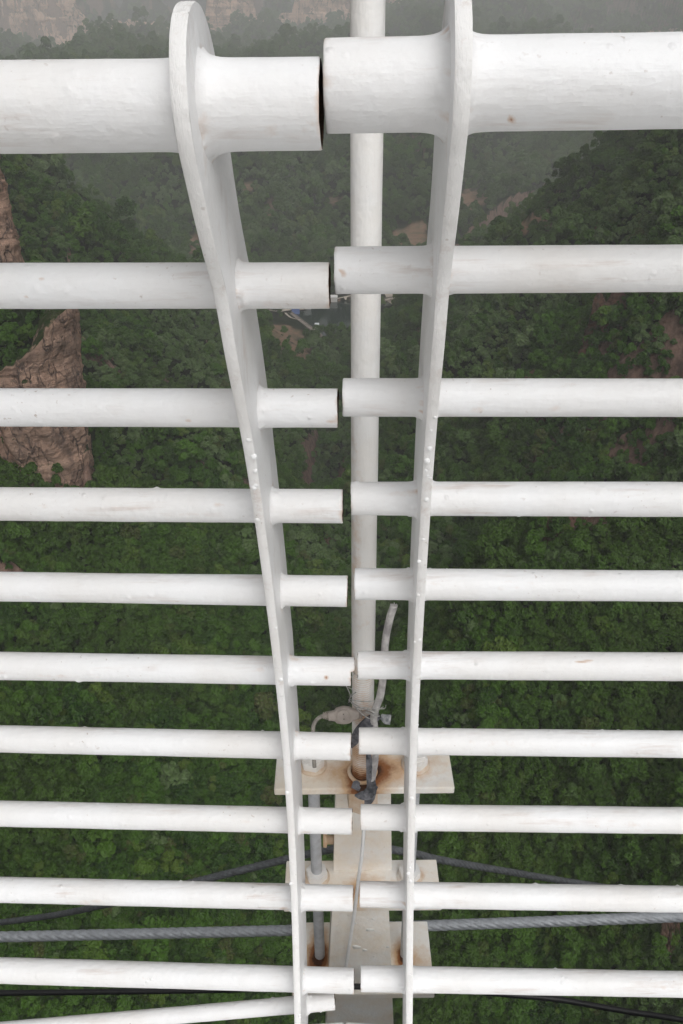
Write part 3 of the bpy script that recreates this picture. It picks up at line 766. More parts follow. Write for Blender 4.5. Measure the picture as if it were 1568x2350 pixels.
    for w in weld:
        dd = np.maximum(np.abs(S-w)-.009, 0); ru = ru + .75*np.exp(-dd/.006)*np.clip(rn-.56, 0, 1)*2 + .22*np.exp(-dd/.02)*np.clip(-np.cos(T), 0, 1)*np.clip(fbm(T*2, S*6, seed, 2)+.2, 0, 1)
    ru = ru + .38*np.clip(fbm(S*7+seed, np.cos(T)*1.5, np.sin(T)*1.5, 3)-.32, 0, 1)
    ru = np.concatenate([np.broadcast_to(ru, (n, seg)).ravel(), np.zeros(2*seg+2)])
    return V, faces, mi, ru
def plate_geo(path, normal2, halfw, e_r, e_o, e_u, org, t, seed):
    """flat plate: path in (out, up) coords, extruded by t along the rail direction; rows of points across its width"""
    n = len(path); m = 31
    V = []; arc = []; acr = []
    L = np.concatenate([[0], np.cumsum(np.linalg.norm(np.diff(path, axis=0), axis=1))])
    W = np.linspace(-1, 1, m)
    bev = .0016
    O = path[:, None, :] + normal2[:, None, :]*(halfw[:, None]*W[None, :])[..., None]   # n,m,2
    def at(o, d):   # d along rail
        return org + e_r*d[..., None] + e_o*o[..., 0:1] + e_u*o[..., 1:2]
    base = 0; faces = []; mi = []
    nz = .0005*fbm(O[..., 0]*22+seed, O[..., 1]*22, 2.2, 3)
    ring = []
    for side, sg in ((0, -1), (1, 1)):
        d = np.full((n, m), sg*t/2) + sg*nz
        Oi = O.copy()
        Oi[:, 0] += normal2*bev; Oi[:, -1] -= normal2*bev
        V.append(at(Oi, d).reshape(-1, 3)); arc.append(np.repeat(L[:, None], m, 1).ravel()); acr.append(np.full(n*m, float(side)))
    nm = n*m
    i = np.arange(n-1)[:, None]; j = np.arange(m-1)[None, :]
    q = np.stack([i*m+j, i*m+j+1, (i+1)*m+j+1, (i+1)*m+j], -1).reshape(-1, 4)
    faces += q.tolist() + (q[:, ::-1]+nm).tolist(); mi += [0]*(2*len(q))
    # rim strips (own verts, so that the edge stays crisp)
    def strip(loop_o, loop_n, La):
        nonlocal V, arc, acr, faces, mi
        k = len(loop_o); cols = [(-t/2, bev), (-t/2+bev, 0), (0, -.0003), (t/2-bev, 0), (t/2, bev)]
        st = sum(len(a) for a in V)
        for (dd, inset) in cols:
            wob = .0006*fbm(La*60+seed, dd*100, 1.1, 3)
            o = loop_o - loop_n*(inset - wob)[:, None] if inset == 0 or inset < 0 else loop_o - loop_n*inset
            V.append(at(o, np.full(k, dd))); arc.append(La); acr.append(np.full(k, (dd/t)+.5))
        for c_ in range(4):
            for r_ in range(k-1):
                faces.append([st+c_*k+r_, st+c_*k+r_+1, st+(c_+1)*k+r_+1, st+(c_+1)*k+r_]); mi.append(1 if True else 0)
    Of = O[:, 0]; Ob = O[:, -1]
    loop = np.concatenate([Of[::-1], O[0, 1:-1], Ob]); nrm = np.concatenate([-normal2[::-1], np.repeat([[0., 1.]], m-2, 0), normal2])
    La = np.concatenate([[0], np.cumsum(np.linalg.norm(np.diff(loop, axis=0), axis=1))])
    strip(loop, nrm, La)
    return np.concatenate(V), faces, np.array(mi), np.concatenate(arc), np.concatenate(acr)
# rust marks on the rails, the first a hole with its dark inside painted (picture position, size, depth of the stain)
MARKS = [(1172, 272, 6, 5, 1.25), (1176, 276, 12, 9, .35), (749, 1555, 4.5, 4.5, .85), (1335, 1519, 14, 2, .8), (1350, 1516, 12, 2, .5), (788, 628, 7, 9, .5), (783, 622, 4, 4, .7), (1277, 938, 16, 9, .33), (1100, 942, 18, 8, .22),
         (715, 285, 14, 10, .34), (700, 300, 18, 10, .22), (620, 300, 22, 16, .16), (95, 640, 9, 5, .4), (60, 680, 5, 4, .5), (160, 640, 30, 10, .18), (433, 965, 9, 3, .5), (760, 968, 12, 4, .4), (650, 2085, 12, 4, .4), (210, 2070, 30, 5, .22), (700, 1910, 25, 4, .25),
         (600, 1537, 16, 8, .26), (660, 1530, 20, 6, .22), (165, 1170, 30, 10, .22), (100, 1160, 22, 8, .2), (500, 1158, 12, 5, .3), (790, 1180, 6, 10, .4), (1480, 700, 20, 5, .16), (300, 1190, 60, 5, .15), (650, 2010, 40, 6, .14), (880, 2030, 16, 6, .18)]
def panel(TAB, side, ref, label):
    sgn = -1 if side == 'L' else 1
    ends = [P(a, b, z) for (a, b, c), z in zip(TAB, ZL)]
    far = []
    for (a, b, c), z, e in zip(TAB, ZL, ends):
        px = 0 if side == 'L' else 1568
        zf = z
        for _ in range(3):
            dx = abs((px-CX)/F*zf - (a-CX)/F*z)
            zf = z + (.035 if side == 'L' else -.030)*dx
        far.append(P(px, c, zf))
    dirs = [(f-e).normalized() for e, f in zip(ends, far)]
    e_r = sum(dirs, Vector()).normalized()*sgn               # points to the right
    e_u = Vector((0, 0, 1)); e_u = (e_u - e_u.dot(e_r)*e_r).normalized(); e_o = e_u.cross(e_r)
    if e_o.y < 0: e_o = -e_o
    e_u = e_u - .0092*e_r
    pn = e_o.cross(e_u).normalized()
    e_r_, e_u_, e_o_ = np.array(e_r), np.array(e_u), np.array(e_o)
    org = np.array(P(*ref)); org = org + e_r_*(sgn*.0065)
    # rail centres in the plate plane
    cs = []
    for e, d in zip(ends, dirs):
        k_ = (Vector(org)-e).dot(pn)/d.dot(pn); c = np.array(e + d*k_)
        cs.append(((c-org)@e_o_, (c-org)@e_u_))
    cs = np.array(cs)
    low = cs[-1] + (cs[-1]-cs[-2])*1.25
    path = spline(np.vstack([cs, low]), 400)
    # smooth
    for _ in range(160):
        path[1:-1] = .5*path[1:-1] + .25*(path[:-2]+path[2:])
    tg = np.gradient(path, axis=0); tg /= np.linalg.norm(tg, axis=1)[:, None]
    nr = np.stack([-tg[:, 1], tg[:, 0]], 1)                   # outward (away from the deck)
    if nr[120, 0] < 0: nr = -nr
    hw = np.full(len(path), .078)
    L = np.concatenate([[0], np.cumsum(np.linalg.norm(np.diff(path, axis=0), axis=1))])
    hw += -.010*np.exp(-((L-.16)/.06)**2)
    # round head above the first rail
    r0 = hw[0]; h = np.linspace(0, 1, 26)[1:]
    hp = []; hh = []
    for q in h[::-1]:
        a_ = q*np.pi/2
        hp.append(path[0] - tg[0]*r0*np.sin(a_)); hh.append(max(r0*np.cos(a_), .0006))
    path = np.vstack([hp, path]); nr = np.vstack([np.repeat(nr[:1], len(hp), 0), nr]); hw = np.concatenate([hh, hw])
    t = .0135
    root = empty('railing_panel', org + e_u_*(path[-1, 1]) + e_o_*path[-1, 0], label, 'railing', 'white railing panels')
    V, f, mi, arc, acr = plate_geo(path, nr, hw, e_r_, e_o_, e_u_, org, t, 3.0 if side == 'L' else 6.0)
    rel = V - org; oo_ = rel @ e_o_; uu_ = rel @ e_u_; pr = np.zeros(len(V)); nz_ = .5+.5*fbm(oo_*60, uu_*60, 3.1, 3)
    for i, c_ in enumerate(cs):
        rad = DT/2 if i == 0 else DR/2
        dr = np.hypot(oo_-c_[0], uu_-c_[1]) - rad
        pr = np.maximum(pr, .55*np.exp(-np.maximum(dr-.003, 0)/.006)*np.clip(nz_-.40, 0, 1)*2)
        below = (uu_ < c_[1]) & (np.abs(oo_-c_[0]+.01) < .03)
        pr = np.maximum(pr, below*.26*np.exp(-(c_[1]-uu_-rad)/.05)*np.clip(fbm(oo_*45, uu_*4+i, 5.5, 2)+.25, 0, 1)*(c_[1]-uu_ < .17))
    part('post_plate', V, f, root, [M_plate, M_edge], mat_idx=mi, attrs={'arc': arc, 'across': acr, 'rust': pr})
    for i, (e, d) in enumerate(zip(ends, dirs)):
        w = (Vector(org)-e).dot(pn)/d.dot(pn)
        rad = DT/2 if i == 0 else DR/2
        nt = None
        if side == 'L' and i == 5:
            nt = lambda th: np.where(np.abs(((th+np.pi) % (2*np.pi))-np.pi) < .85, -.006, .0)
        V, f, mi, ru = pipe(e, e + d*2.6, rad, 10*i + (3 if side == 'L' else 7) + .37, weld=[w], nl=60 if i == 0 else 34, notch=nt)
        for (a, b, ra, rb, v_) in MARKS:
            cc = V @ np.array(M3); px_ = CX - F*cc[:, 0]/cc[:, 2]; py_ = CY + F*cc[:, 1]/cc[:, 2]
            fz_ = .75 + .25*fbm(V[:, 0]*90, V[:, 1]*90, V[:, 2]*90, 2) if ra > 12 else 1
            ru = np.maximum(ru, v_*np.exp(-((px_-a)/ra)**2 - ((py_-b)/rb)**2)*fz_)
        part('handrail' if i == 0 else 'rail', V, f, root, [M_rail, M_rustin], mat_idx=mi, attrs={'rust': ru})
    r = np.random.RandomState(5 if side == 'L' else 9)
    return root, dict(pn=pn, org=org, e_r=e_r_, e_u=e_u_, e_o=e_o_, path=path, nr=nr, hw=hw)
LP, LI = panel(LEFT, 'L', (512, 655, .783), 'white railing panel on the left, with a thin sloping pipe below its ten pipe rails')
RP, RI = panel(RIGHT, 'R', (1006.5, 637, .783), 'white railing panel on the right, its bowed post plate beside the white hanger rod')
# paint drops on the front edge of the plates
def drops(I, n, seed, root):
    r = np.random.RandomState(seed); vf = []
    for _ in range(n):
        i = r.randint(70, len(I['path'])-25); s = r.uniform(.0018, .0042)
        o = I['path'][i] - I['nr'][i]*(I['hw'][i]-.0005)
        c = I['org'] + I['e_o']*o[0] + I['e_u']*o[1] + I['e_r']*r.uniform(-.006, .006)
        bm = bmesh.new(); bmesh.ops.create_icosphere(bm, subdivisions=2, radius=s)
        v = np.array([q.co[:] for q in bm.verts])*[1, .7, 1.15] + c; f = np.array([[q.index for q in p.verts] for p in bm.faces]); bm.free()
        part('paint_drop', v, f, root, [M_plate])
drops(LI, 16, 1, LP); drops(RI, 30, 2, RP)
# the thin sloping pipe at the foot of the left panel
A = P(769, 2298, 1.80); B = P(0, 2366, 1.80)
w = (Vector(LI['org'])-A).dot(LI['pn'])/((B-A).normalized().dot(LI['pn']))
V, f, mi, ru = pipe(A, A + (B-A).normalized()*2.4, .0178, 91.3, weld=[w], nl=30)
part('bottom_pipe', V, f, LP, [M_rail, M_rustin], mat_idx=mi, attrs={'rust': ru})

#@@DECK
M_deck = white_paint('white_deck_paint', dirt=.8)
deck = bpy.data.objects.new('bridge_deck', None); COL.objects.link(deck); deck.location = (0, .3, -2.02); deck['kind'] = 'structure'
a0 = P(0, 2392, 1.80); a1 = P(790, 2343, 1.80); a2 = P(1568, 2385, 1.80)
for q0, q1 in ((a0, a1), (a1, a2)):
    d = (q1-q0).normalized(); ext = 1.6
    s, e = (q0 - d*ext, q1) if q0 is a0 else (q0 + d*.002, q1 + d*ext)
    up = np.array([0, 0, 1.0]); t = np.array(d); ou = np.array([0, 1.0, 0]); ou -= (ou@t)*t; ou /= np.linalg.norm(ou)
    L = (e-s).length
    v, f = box_grid(0, L, -.10, 0, -.12, 0, 40, 2, 2, .006)
    v = np.array(s) + v[:, :1]*t + v[:, 1:2]*ou + v[:, 2:3]*np.cross(t, ou)*(1 if np.cross(t, ou)[2] > 0 else -1)
    part('edge_beam', v, f, deck, [M_deck])
v, f = box_grid(-40, 40, -3.2, .84, -2.14, -2.06, 8, 6, 1, .01)
part('floor_slab', v, f, deck, [simple('deck_grey', (.74, .74, .73), .7, 0, .2, 8)], smooth=False)

#@@HANGER
HX, HY = .0445, 1.35                              # the hanger stands vertical here
def vert_px(py, Y=HY):                            # height seen at picture row py on the hanger line
    return atY(845, py, Y).z
V1, V2, V3 = -1.51, -1.941, -2.30
hang = empty('hanger_rod', (HX, HY, V1), 'upright white hanger rod with a rust stained threaded end standing behind the railing gap', 'hanger rod')
zt = vert_px(1538)
n = 220; z = np.concatenate([np.linspace(3.2, .4, 20)[:-1], np.linspace(.4, zt, n)])
pts = np.column_stack([np.full(len(z), HX), np.full(len(z), HY), z])
v, f = tube(pts, np.concatenate([np.full(len(z)-2, .0255), [.0250, .0235]]), 40, disp=lambda Q: .0004*fbm(Q[..., 0]*60, Q[..., 1]*60, Q[..., 2]*9, 3))
rust = .22*np.clip(fbm(v[:, 0]*30, v[:, 1]*30, v[:, 2]*4, 2), 0, 1)*(v[:, 2] > -1.2) + .30*sstep(zt+.10, zt, v[:, 2])
part('rod', *quadfix(v, f), hang, [M_pole], attrs={'rust': rust})
zz = np.linspace(zt+.004, V1-.10, 900); turns = (zz-zt)/.0062*2*np.pi
pts = np.column_stack([np.full(len(zz), HX), np.full(len(zz), HY), zz])
v, f = tube(pts, .0232, 36, prof=lambda th, i: 1 + .075*np.sin(th + turns[i]))
rz = v[:, 2]; groove = np.hypot(v[:, 0]-HX, v[:, 1]-HY) < .0228
rust = .08 + .22*groove + .18*fbm(v[:, 0]*50, v[:, 1]*50, v[:, 2]*25, 2) + .75*sstep(V1+.07, V1, rz) + .35*np.exp(-((rz-vert_px(1712))/.035)**2) + .25*np.exp(-((rz-vert_px(1632))/.02)**2)
part('threaded_end', *quadfix(v, f), hang, [M_pole], attrs={'rust': rust})
def hexnut(c, r, h, parent, mat, name='nut', seed=0, washer=True, rust=None):
    bm = bmesh.new()
    bmesh.ops.create_cone(bm, cap_ends=True, segments=6, radius1=r, radius2=r, depth=h)
    bmesh.ops.rotate(bm, verts=bm.verts[:], matrix=Matrix.Rotation(seed, 3, 'Z'), cent=(0, 0, 0))
    bmesh.ops.bevel(bm, geom=bm.edges[:], offset=r*.07, segments=2, affect='EDGES')
    v = np.array([q.co[:] for q in bm.verts]) + np.array(c) + [0, 0, h/2]; f = [[q.index for q in p.verts] for p in bm.faces]; bm.free()
    kw = {} if rust is None else {'attrs': {'rust': np.full(len(v), rust)}}
    return part(name, v, f, parent, [mat], smooth=False, **kw)
def washer(c, r, h, parent, mat, rust=None):
    pts = [(c[0], c[1], c[2]), (c[0], c[1], c[2]+h)]
    v, f = tube(pts, r, 32)
    kw = {} if rust is None else {'attrs': {'rust': np.full(len(v), rust)}}
    return part('washer', *quadfix(v, f), parent, [mat], **kw)
hexnut((HX, HY-.002, V1-.105), .041, .075, hang, M_brk, 'nut', .1, rust=.33)
# rusty collar where the rod enters the plate
v, f = tube(np.column_stack([HX + .032*np.cos(np.linspace(0, 6.28, 40)), HY + .032*np.sin(np.linspace(0, 6.28, 40)), V1 + .004 + .003*np.sin(np.linspace(0, 15, 40))]), .005, 10, caps=False)
part('collar_ring', v, f, hang, [M_brk], attrs={'rust': np.full(len(v), .42)})

brk = empty('anchor_bracket', (HX+.011, 1.36, -2.6), 'cream painted steel bracket of three rust stained plates on threaded bolts round the hanger foot', 'bracket')
bx = .055
XL, XR, BY = -.076, .175, 1.375
SPOT = {0: [], 1: [], 2: []}
def plate(name, x0, x1, y0, y1, zt_, th, rfun):
    v, f = box_grid(x0, x1, y0, y1, zt_-th, zt_, 60, 18, 2, .003)
    v[:, 2] += .0006*fbm(v[:, 0]*20, v[:, 1]*20, v[:, 2]*20, 2)
    return part(name, v, f, brk, [M_brk], attrs={'rust': np.clip(rfun(v), 0, 1.2)}, smooth=False)
def blob(v, x, y, sx, sy, a, zmin=-9): return a*np.exp(-((v[:, 0]-x)/sx)**2 - ((v[:, 1]-y)/sy)**2)*(v[:, 2] > zmin)
plate('top_plate', -.166, .2615, 1.303, 1.409, V1, .021, lambda v: blob(v, HX+.005, 1.335, .055, .05, .75) + blob(v, HX+.035, 1.375, .05, .04, .5) + blob(v, HX, 1.30, .03, .03, .5) + blob(v, HX+.1, 1.36, .08, .05, .24) + blob(v, HX-.06, 1.36, .06, .05, .22)
      + blob(v, XL, BY, .03, .03, .2) + blob(v, XR, BY, .035, .03, .25) + .03)
plate('middle_plate', -.162, .2537, 1.287, 1.428, V2, .018, lambda v: blob(v, HX+.05, 1.335, .075, .03, .55) + blob(v, HX-.01, 1.33, .03, .05, .4) + blob(v, XR+.02, 1.38, .02, .02, .5) + .03)
plate('lower_plate', -.152, .2500, 1.262, 1.478, V3, .024, lambda v: blob(v, XL-.005, BY-.01, .034, .05, 1.15) + blob(v, XR-.005, BY-.008, .026, .04, 1.15) + blob(v, XR+.05, BY-.02, .03, .04, .3) + blob(v, XL, 1.43, .03, .05, .35) + .03)
# tapering column: a piece between the upper plates, and one below carried through to the cable clamp
def column(name, z0, z1, w0, w1, yf0, yf1, dep_, xo, rb):
    v, f = box_grid(-.5, .5, 0, 1, z1, z0, 26, 6, 60, .004)
    q = (v[:, 2]-z0)/(z1-z0); w = w0+(w1-w0)*q; yf = yf0 + (yf1-yf0)*q
    x = v[:, 0]/1.0; o = np.column_stack([HX + xo + x*w, yf + v[:, 1]*dep_, v[:, 2]])
    rust = rb + .12*fbm(o[:, 0]*14, o[:, 1]*14, o[:, 2]*10, 3)
    return part(name, o, f, brk, [M_brk], attrs={'rust': np.clip(rust, 0, .3)}, smooth=False)
column('upper_column', V1-.021-.002, V2-.002+.002, .134, .160, 1.392, 1.395, .09, .004, .03)
column('lower_column', V2-.018-.002, -2.75, .150, .222, 1.292, 1.262, .10, -.0045, .045)
M_splash = simple('pale_splash', (.76, .74, .70), .6, 0, .05, 30, .05)
# pale paint splashes on the lower column
vf = []
for (px, py, r) in ((849, 2136, 9), (818, 2175, 9), (837, 2181, 5.5), (890, 2174, 3.5), (816, 2120, 3), (856, 2110, 3)):
    c = np.array(atY(px, py, 1.2835 - .0))
    # lies on the front face
    q = (c[2]-(V2-.02))/(-2.75-(V2-.02)); Yf = 1.292+(1.262-1.292)*q
    c = np.array(atY(px, py, Yf-.0005)); r_ = r*2.25/F
    th = np.linspace(0, 2*np.pi, 22, endpoint=False); rr_ = r_*(1+.12*np.sin(th*3+px)+.06*np.sin(th*5+py))
    ring = np.column_stack([c[0]+rr_*np.cos(th), np.full(22, c[1]), c[2]+rr_*np.sin(th)*1.05])
    ring[:, 1] -= (ring[:, 2]-c[2])*(-.03/.79)*-1; ring2 = ring*1.0; ring2[:, 1] += .003
    ctr = np.array([[c[0], c[1]-.0001, c[2]]])
    v = np.vstack([ctr, ring, ring2])
    f = [[0, 1+(i+1) % 22, 1+i, 1+i] for i in range(22)] + [[1+i, 1+(i+1) % 22, 23+(i+1) % 22, 23+i] for i in range(22)]
    part('paint_splash', *quadfix(v, f), brk, [M_splash])
for X, nm in ((XL, 0), (XR, 1)):
    zz = np.linspace(V1+.045, V3-.06, 700); tr = zz/.0042*2*np.pi
    pts = np.column_stack([np.full(len(zz), X), np.full(len(zz), BY), zz])
    v, f = tube(pts, .0145, 24, prof=lambda th, i: 1 + .03*np.sin(th + tr[i]))
    b = part('bolt', *quadfix(v, f), brk, [M_galv])
    for Vp, th in ((V1, .021), (V2, .018)):
        washer((X, BY, Vp), .035, .004, b, M_brk, .25)
        hexnut((X, BY, Vp+.004), .030, .024 if Vp == V1 else .026, b, M_pole, 'nut', .3+nm, rust=.05)
    hexnut((X, BY, V1+.028), .027, .016, b, M_pole, 'nut', .9+nm, rust=.06)
    hexnut((X, BY, V1-.021-.026), .029, .024, b, M_rust if nm else M_pole, 'nut', .5, **({} if nm else {'rust': .1}))
# short stub bolt at the left of the upper column
c = np.array(atY(768, 1927, 1.43)); pts = [c + [.02, 0, 0], c + [-.022, 0, 0], c + [-.022, 0, 0], c + [-.034, 0, 0], c + [-.034, 0, 0], c + [-.040, 0, 0]]
v, f = tube([c + [.02, 0, 0], c + [-.020, 0, 0], c + [-.0215, 0, 0], c + [-.031, 0, 0]], [.012, .012, .020, .020], 20)
part('stub_bolt', *quadfix(v, f), brk, [M_brk], attrs={'rust': np.where(v[:, 0] < c[0]-.018, .42, .30)})

#@@CABLES
def rope(ctrl, R_, pitch, mat, label, n=900, hand=1):
    p = spline([P(*q) for q in ctrl], n)
    L = np.concatenate([[0], np.cumsum(np.linalg.norm(np.diff(p, axis=0), axis=1))])
    v, f = tube(p, R_, 42, prof=lambda th, i: .80 + .20*np.abs(np.sin(3*(th + hand*2*np.pi*L[i]/pitch)))**.6)
    v, f = quadfix(v, f)
    me = mesh_from('wire_rope', v, f, mats=[mat]); return link('wire_rope', me, label=label, cat='wire rope', group='steel wire ropes')
rope([(-700, 2166, 2.52), (0, 2150, 2.5), (670, 2135, 2.47), (994, 2124, 2.45), (1568, 2103, 2.42), (2300, 2070, 2.38)], .0158, .17, M_rope, 'thick light grey twisted wire rope running almost level behind the lowest bracket plate', 1100, -1)
rope([(-500, 2170, 4.3), (0, 2117, 3.4), (225, 2080, 3.0), (450, 2023, 2.75), (670, 1969, 2.62), (750, 1951, 2.56), (834, 1941, 2.53), (901, 1950, 2.56), (960, 1961, 2.62), (1009, 1973, 2.68), (1134, 1995, 2.85), (1329, 2027, 3.15), (1568, 2060, 3.6), (2000, 2100, 4.4)], .0125, .14, M_ropedark, 'darker wire rope peaking behind the column and falling away on both sides', 1300, -1)
p = spline([P(*q) for q in [(-500, 2284, 2.2), (0, 2279, 2.18), (250, 2276, 2.16), (500, 2272, 2.14), (814, 2264, 2.09), (1000, 2268, 2.09), (1184, 2284, 2.1), (1284, 2294, 2.1), (1439, 2321, 2.12), (1568, 2341, 2.14), (2000, 2420, 2.2)]], 300)
v, f = tube(p, .0073, 20); link('black_cable', mesh_from('black_cable', *quadfix(v, f), mats=[M_black]), label='black rubber cable sagging along below the lowest full rail', cat='cable')
p = spline([atY(px, py, Y) for px, py, Y in [(838, 1862, 1.325), (835, 1907, 1.29), (831, 1960, 1.262), (824, 2010, 1.25), (815, 2085, 1.245), (805, 2150, 1.245), (794, 2218, 1.25), (786, 2260, 1.27)]], 80)
v, f = tube(p, .0046, 14); link('white_cord', mesh_from('white_cord', *quadfix(v, f), mats=[M_cordw]), label='thin white cord hanging down in front of the bracket column', cat='cord')
# weathered grey cable tied to the hanger
gp = spline([atY(px, py, Y) for px, py, Y in [(904, 1390, 1.345), (895, 1420, 1.34), (887, 1455, 1.335), (883, 1500, 1.33), (879, 1560, 1.325), (873, 1595, 1.32), (863, 1626, 1.305), (858, 1650, 1.30), (862, 1690, 1.30), (862, 1735, 1.295), (857, 1775, 1.29), (850, 1820, 1.282), (844, 1846, 1.28)]], 130)
cable = empty('grey_cable', gp[-1], 'weathered grey cable stub with a frayed top tied to the hanger rod', 'cable')
rad = np.interp(np.linspace(0, 1, 130), [0, .05, .4, .5, 1], [.0082, .0088, .0084, .0078, .0062])
v, f = tube(gp, rad, 18, prof=lambda th, i: 1 + .10*np.sin(2*th + i*.05) + .05*np.sin(5*th + i*.3))
part('sheath', *quadfix(v, f), cable, [M_tubeg])
vf = []
for q in range(9):
    a_ = q/9*2*np.pi; c = gp[0] + np.array([math.cos(a_)*.006, math.sin(a_)*.006, -.004])
    vf.append(tube([c, c + [.0012*math.cos(a_), 0, .005+.004*random.random()]], [.0016, .001], 6))
v, f = merge(*vf); part('frayed_strands', *quadfix(v, f), cable, [M_tubeg])
# black tape
def strip(pix, w0, seed, name='tape_strip'):
    c = spline([atY(a, b, y) for a, b, y, w in pix], 60); W = np.interp(np.linspace(0, len(pix)-1, 60), range(len(pix)), [q[3] for q in pix])
    t = np.gradient(c, axis=0); t /= np.linalg.norm(t, axis=1)[:, None]
    view = c/np.linalg.norm(c, axis=1)[:, None]; sd = np.cross(t, view); sd /= np.linalg.norm(sd, axis=1)[:, None]
    m = 9; V = []
    for q in np.linspace(-1, 1, m):
        r_ = c + sd*(W*q/2)[:, None] - view*((.0014*(1-q*q)) + .0016*fbm(np.arange(60)*.35+seed, q*3, seed, 3))[:, None]
        V.append(r_)
    n_ = 60; V = np.array(V); th_ = .0008
    top_ = V.reshape(-1, 3); bot = (V + view[None]*th_).reshape(-1, 3)
    F_ = []
    for a in range(m-1):
        for b in range(n_-1):
            F_.append([a*n_+b, a*n_+b+1, (a+1)*n_+b+1, (a+1)*n_+b])
    k0 = len(top_); F2 = [[k0+x for x in q[::-1]] for q in F_]
    S_ = []
    for b in range(n_-1):
        S_.append([b+1, b, k0+b, k0+b+1]); l_ = (m-1)*n_; S_.append([l_+b, l_+b+1, k0+l_+b+1, k0+l_+b])
    return np.vstack([top_, bot]), F_+F2+S_
tape = empty('black_tape', gp[90], 'loose strips of black tape wrapped round the hanger foot and grey cable', 'tape')
for pix in ([(872, 1640, 1.305, .014), (850, 1655, 1.30, .026), (826, 1678, 1.305, .024), (812, 1702, 1.315, .020), (806, 1716, 1.325, .006)],
            [(846, 1722, 1.296, .012), (848, 1760, 1.288, .015), (850, 1785, 1.284, .018), (853, 1808, 1.278, .024), (848, 1830, 1.272, .026), (842, 1848, 1.272, .012)],
            [(860, 1800, 1.276, .020), (845, 1822, 1.271, .026), (828, 1826, 1.272, .018), (814, 1825, 1.275, .004)]):
    v, f = strip(pix, 0, 3.3+len(pix)); part('tape_strip', v, f, tape, [M_tape], smooth=False)
v, f = strip([(874, 1643, 1.31, .010), (886, 1650, 1.31, .022), (897, 1652, 1.312, .022)], 0, 8.8); part('tape_strip', v, f, tape, [simple('grey_tape', (.16, .17, .18), .5, 0, .5, 60, .4, (.45, .45, .45))])
v, f = strip([(826, 1796, 1.287, .004), (820, 1800, 1.286, .022), (815, 1812, 1.286, .02)], 0, 5.8); part('tape_strip', v, f, tape, [M_tape], smooth=False)
# the plug
pc = np.array(atY(788, 1641, 1.305)); zc = -(np.array(M3).T @ pc)[2]; pxs = zc/F
vw = pc/np.linalg.norm(pc); rgt = np.array(Xc[:]) if False else np.array(M3 @ Vector((1, 0, 0))); dnv = np.array(M3 @ Vector((0, -1, 0))); bk = -np.array(M3 @ Vector((0, 0, -1)))
plug = empty('power_plug', pc, 'dusty grey round power plug tied to the hanger rod by wire', 'plug')
def plugpt(dx, dy, dz=0): return pc + rgt*dx*pxs + dnv*dy*pxs + bk*dz
stn = np.linspace(-34, 36, 40)
hh = np.interp(stn, [-34, -27, -20, -16, 0, 14, 22, 30, 36], [10, 10.5, 12, 17, 20.5, 18.5, 13.5, 11, 10])
V = []; seg = 24
for s, h in zip(stn, hh):
    for a_ in np.linspace(0, 2*np.pi, seg, endpoint=False):
        ca, sa = math.cos(a_), math.sin(a_)
        sg = lambda q: math.copysign(abs(q)**.6, q)
        V.append(plugpt(s + .05*h*sa, sg(sa)*h - s*.06, sg(ca)*min(.014, .010+.0002*h)))
V = np.array(V); n_ = len(stn)
F_ = [[i*seg+j, i*seg+(j+1) % seg, (i+1)*seg+(j+1) % seg, (i+1)*seg+j] for i in range(n_-1) for j in range(seg)] + [list(range(seg))[::-1], [(n_-1)*seg+j for j in range(seg)]]
part('body', V, F_, plug, [M_plug])
v, f = tube([plugpt(0, 0, .012), plugpt(0, 0, .0155), plugpt(0, 0, .0162)], [16*pxs, 15.5*pxs, 14.5*pxs], 36); part('face_disc', *quadfix(v, f), plug, [M_plug])
for dy in (-6, 5):
    v, f = tube([plugpt(1+dy*.1, dy, .015), plugpt(1+dy*.1, dy, .0168)], 1.3*pxs, 10); part('screw', *quadfix(v, f), plug, [M_black])
v = []; vf = []
for s in (-37, -41, -45):
    th = np.linspace(0, 2*np.pi, 24); vf.append(tube([plugpt(s-1.3, 1, 0), plugpt(s+1.3, 1, 0)], 9.5*pxs - abs(s+37)*.00025, 18))
vf.append(tube([plugpt(-33, 1, 0), plugpt(-47, 2, 0)], 6*pxs, 14))
v, f = merge(*vf); part('strain_relief', *quadfix(v, f), plug, [M_plug]); vf = []
for s in (38, 42): vf.append(tube([plugpt(s-1.2, -2, 0), plugpt(s+1.2, -2, 0)], 10*pxs, 18))
vf.append(tube([plugpt(35, -2, 0), plugpt(52, -6, .004), plugpt(66, -9, .008)], [6*pxs, 6*pxs, 5*pxs], 14))
v, f = merge(*vf); part('strain_relief', *quadfix(v, f), plug, [M_plug])
p = spline([plugpt(-44, 2), plugpt(-52, 4), plugpt(-62, 12), plugpt(-68, 24), plugpt(-69.5, 40), plugpt(-69, 70), plugpt(-66, 120)], 60)
v, f = tube(p, 4.6*pxs, 14); part('cord', *quadfix(v, f), plug, [M_cord])
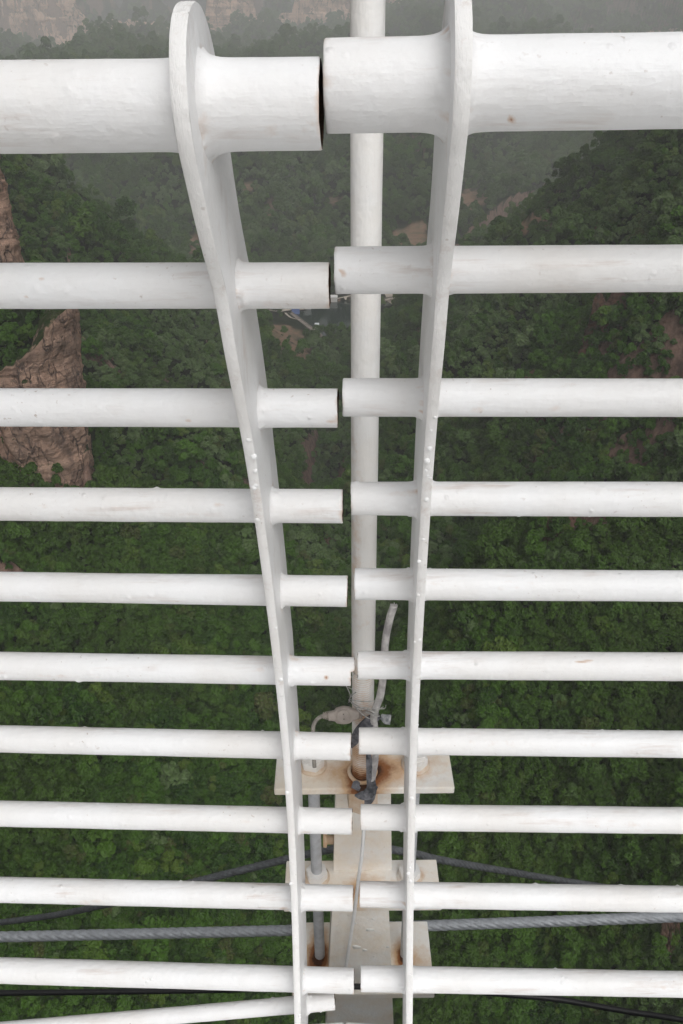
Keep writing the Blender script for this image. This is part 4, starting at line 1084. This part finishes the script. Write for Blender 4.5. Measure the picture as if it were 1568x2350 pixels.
# tie wires
wr = empty('tie_wire', atY(845, 1640, 1.31), 'loops of thin steel wire tying plug and cable to the hanger rod', 'wire')
vf = []
def wpx(l): return spline([atY(a, b, y) for a, b, y in l], 36)
WL = [[(803, 1605, 1.33), (815, 1608, 1.315), (840, 1610, 1.305), (865, 1608, 1.31), (872, 1606, 1.34)],
      [(805, 1600, 1.335), (812, 1592, 1.325), (820, 1588, 1.34)], [(803, 1604, 1.33), (801, 1612, 1.33), (804, 1596, 1.33), (798, 1580, 1.335), (795, 1574, 1.34)],
      [(800, 1578, 1.33), (808, 1582, 1.33), (809, 1590, 1.33), (806, 1596, 1.33)], [(800, 1606, 1.33), (815, 1617, 1.31), (838, 1628, 1.30), (862, 1630, 1.296), (880, 1622, 1.32)],
      [(806, 1612, 1.32), (822, 1630, 1.30), (840, 1645, 1.292), (856, 1652, 1.292)], [(840, 1634, 1.298), (852, 1638, 1.292), (862, 1644, 1.29), (871, 1643, 1.292)],
      [(843, 1626, 1.298), (856, 1634, 1.29), (868, 1640, 1.29)], [(817, 1624, 1.31), (835, 1624, 1.30), (858, 1626, 1.294), (882, 1626, 1.305), (886, 1618, 1.33)], [(804, 1556, 1.33), (812, 1548, 1.33), (818, 1543, 1.34)]]
for i, l in enumerate(WL):
    v, f = tube(wpx(l), .0016 if i in (6, 7) else .0010, 8); part('wire_loop', *quadfix(v, f), wr, [M_wire])

#@@LIGHT
w = bpy.data.worlds.new('World'); scene.world = w; w.use_nodes = True
nt = w.node_tree; bg = nt.nodes['Background']
sky = nt.nodes.new('ShaderNodeTexSky'); sky.sky_type = 'NISHITA'; sky.sun_disc = False
SE, SA = R(48), R(160)
sky.sun_elevation = SE; sky.sun_rotation = SA; sky.air_density = 1.0; sky.dust_density = 10.0; sky.ozone_density = 1.0
hs = nt.nodes.new('ShaderNodeHueSaturation'); hs.inputs['Saturation'].default_value = .06
nt.links.new(sky.outputs[0], hs.inputs['Color']); nt.links.new(hs.outputs[0], bg.inputs[0]); bg.inputs[1].default_value = .15
sd = bpy.data.lights.new('sun', 'SUN'); sd.energy = .6; sd.angle = R(80); sd.color = (1, .995, .985)
so = bpy.data.objects.new('sun', sd); COL.objects.link(so)
dirv = Vector((math.sin(SA)*math.cos(SE), math.cos(SA)*math.cos(SE), math.sin(SE)))
so.rotation_euler = (-dirv).to_track_quat('-Z', 'Y').to_euler()
# air
hv, hf = box_grid(-2300, 2300, -300, 2500, -140, 330, 1, 1, 1, 0)
km = bpy.data.materials.new('haze_air'); km.use_nodes = True; t_ = km.node_tree; t_.nodes.clear()
oo = t_.nodes.new('ShaderNodeOutputMaterial'); pv = t_.nodes.new('ShaderNodeVolumePrincipled')
pv.inputs['Color'].default_value = (.985, .985, .985, 1); pv.inputs['Density'].default_value = .00042; pv.inputs['Anisotropy'].default_value = 0.0
t_.links.new(pv.outputs[0], oo.inputs['Volume'])
link('haze', mesh_from('haze', hv, hf, smooth=False, mats=[km]), kind='stuff')
scene.view_settings.view_transform = 'Standard'; scene.view_settings.look = 'None'; scene.view_settings.gamma = 1.0
scene.view_settings.exposure = -0.44
scene.render.engine = 'CYCLES'
cy = scene.cycles; cy.use_denoising = True; cy.max_bounces = 6; cy.diffuse_bounces = 5; cy.transparent_max_bounces = 8
cy.volume_bounces = 3; cy.glossy_bounces = 2; cy.transmission_bounces = 3; cy.use_adaptive_sampling = True; cy.adaptive_threshold = .015
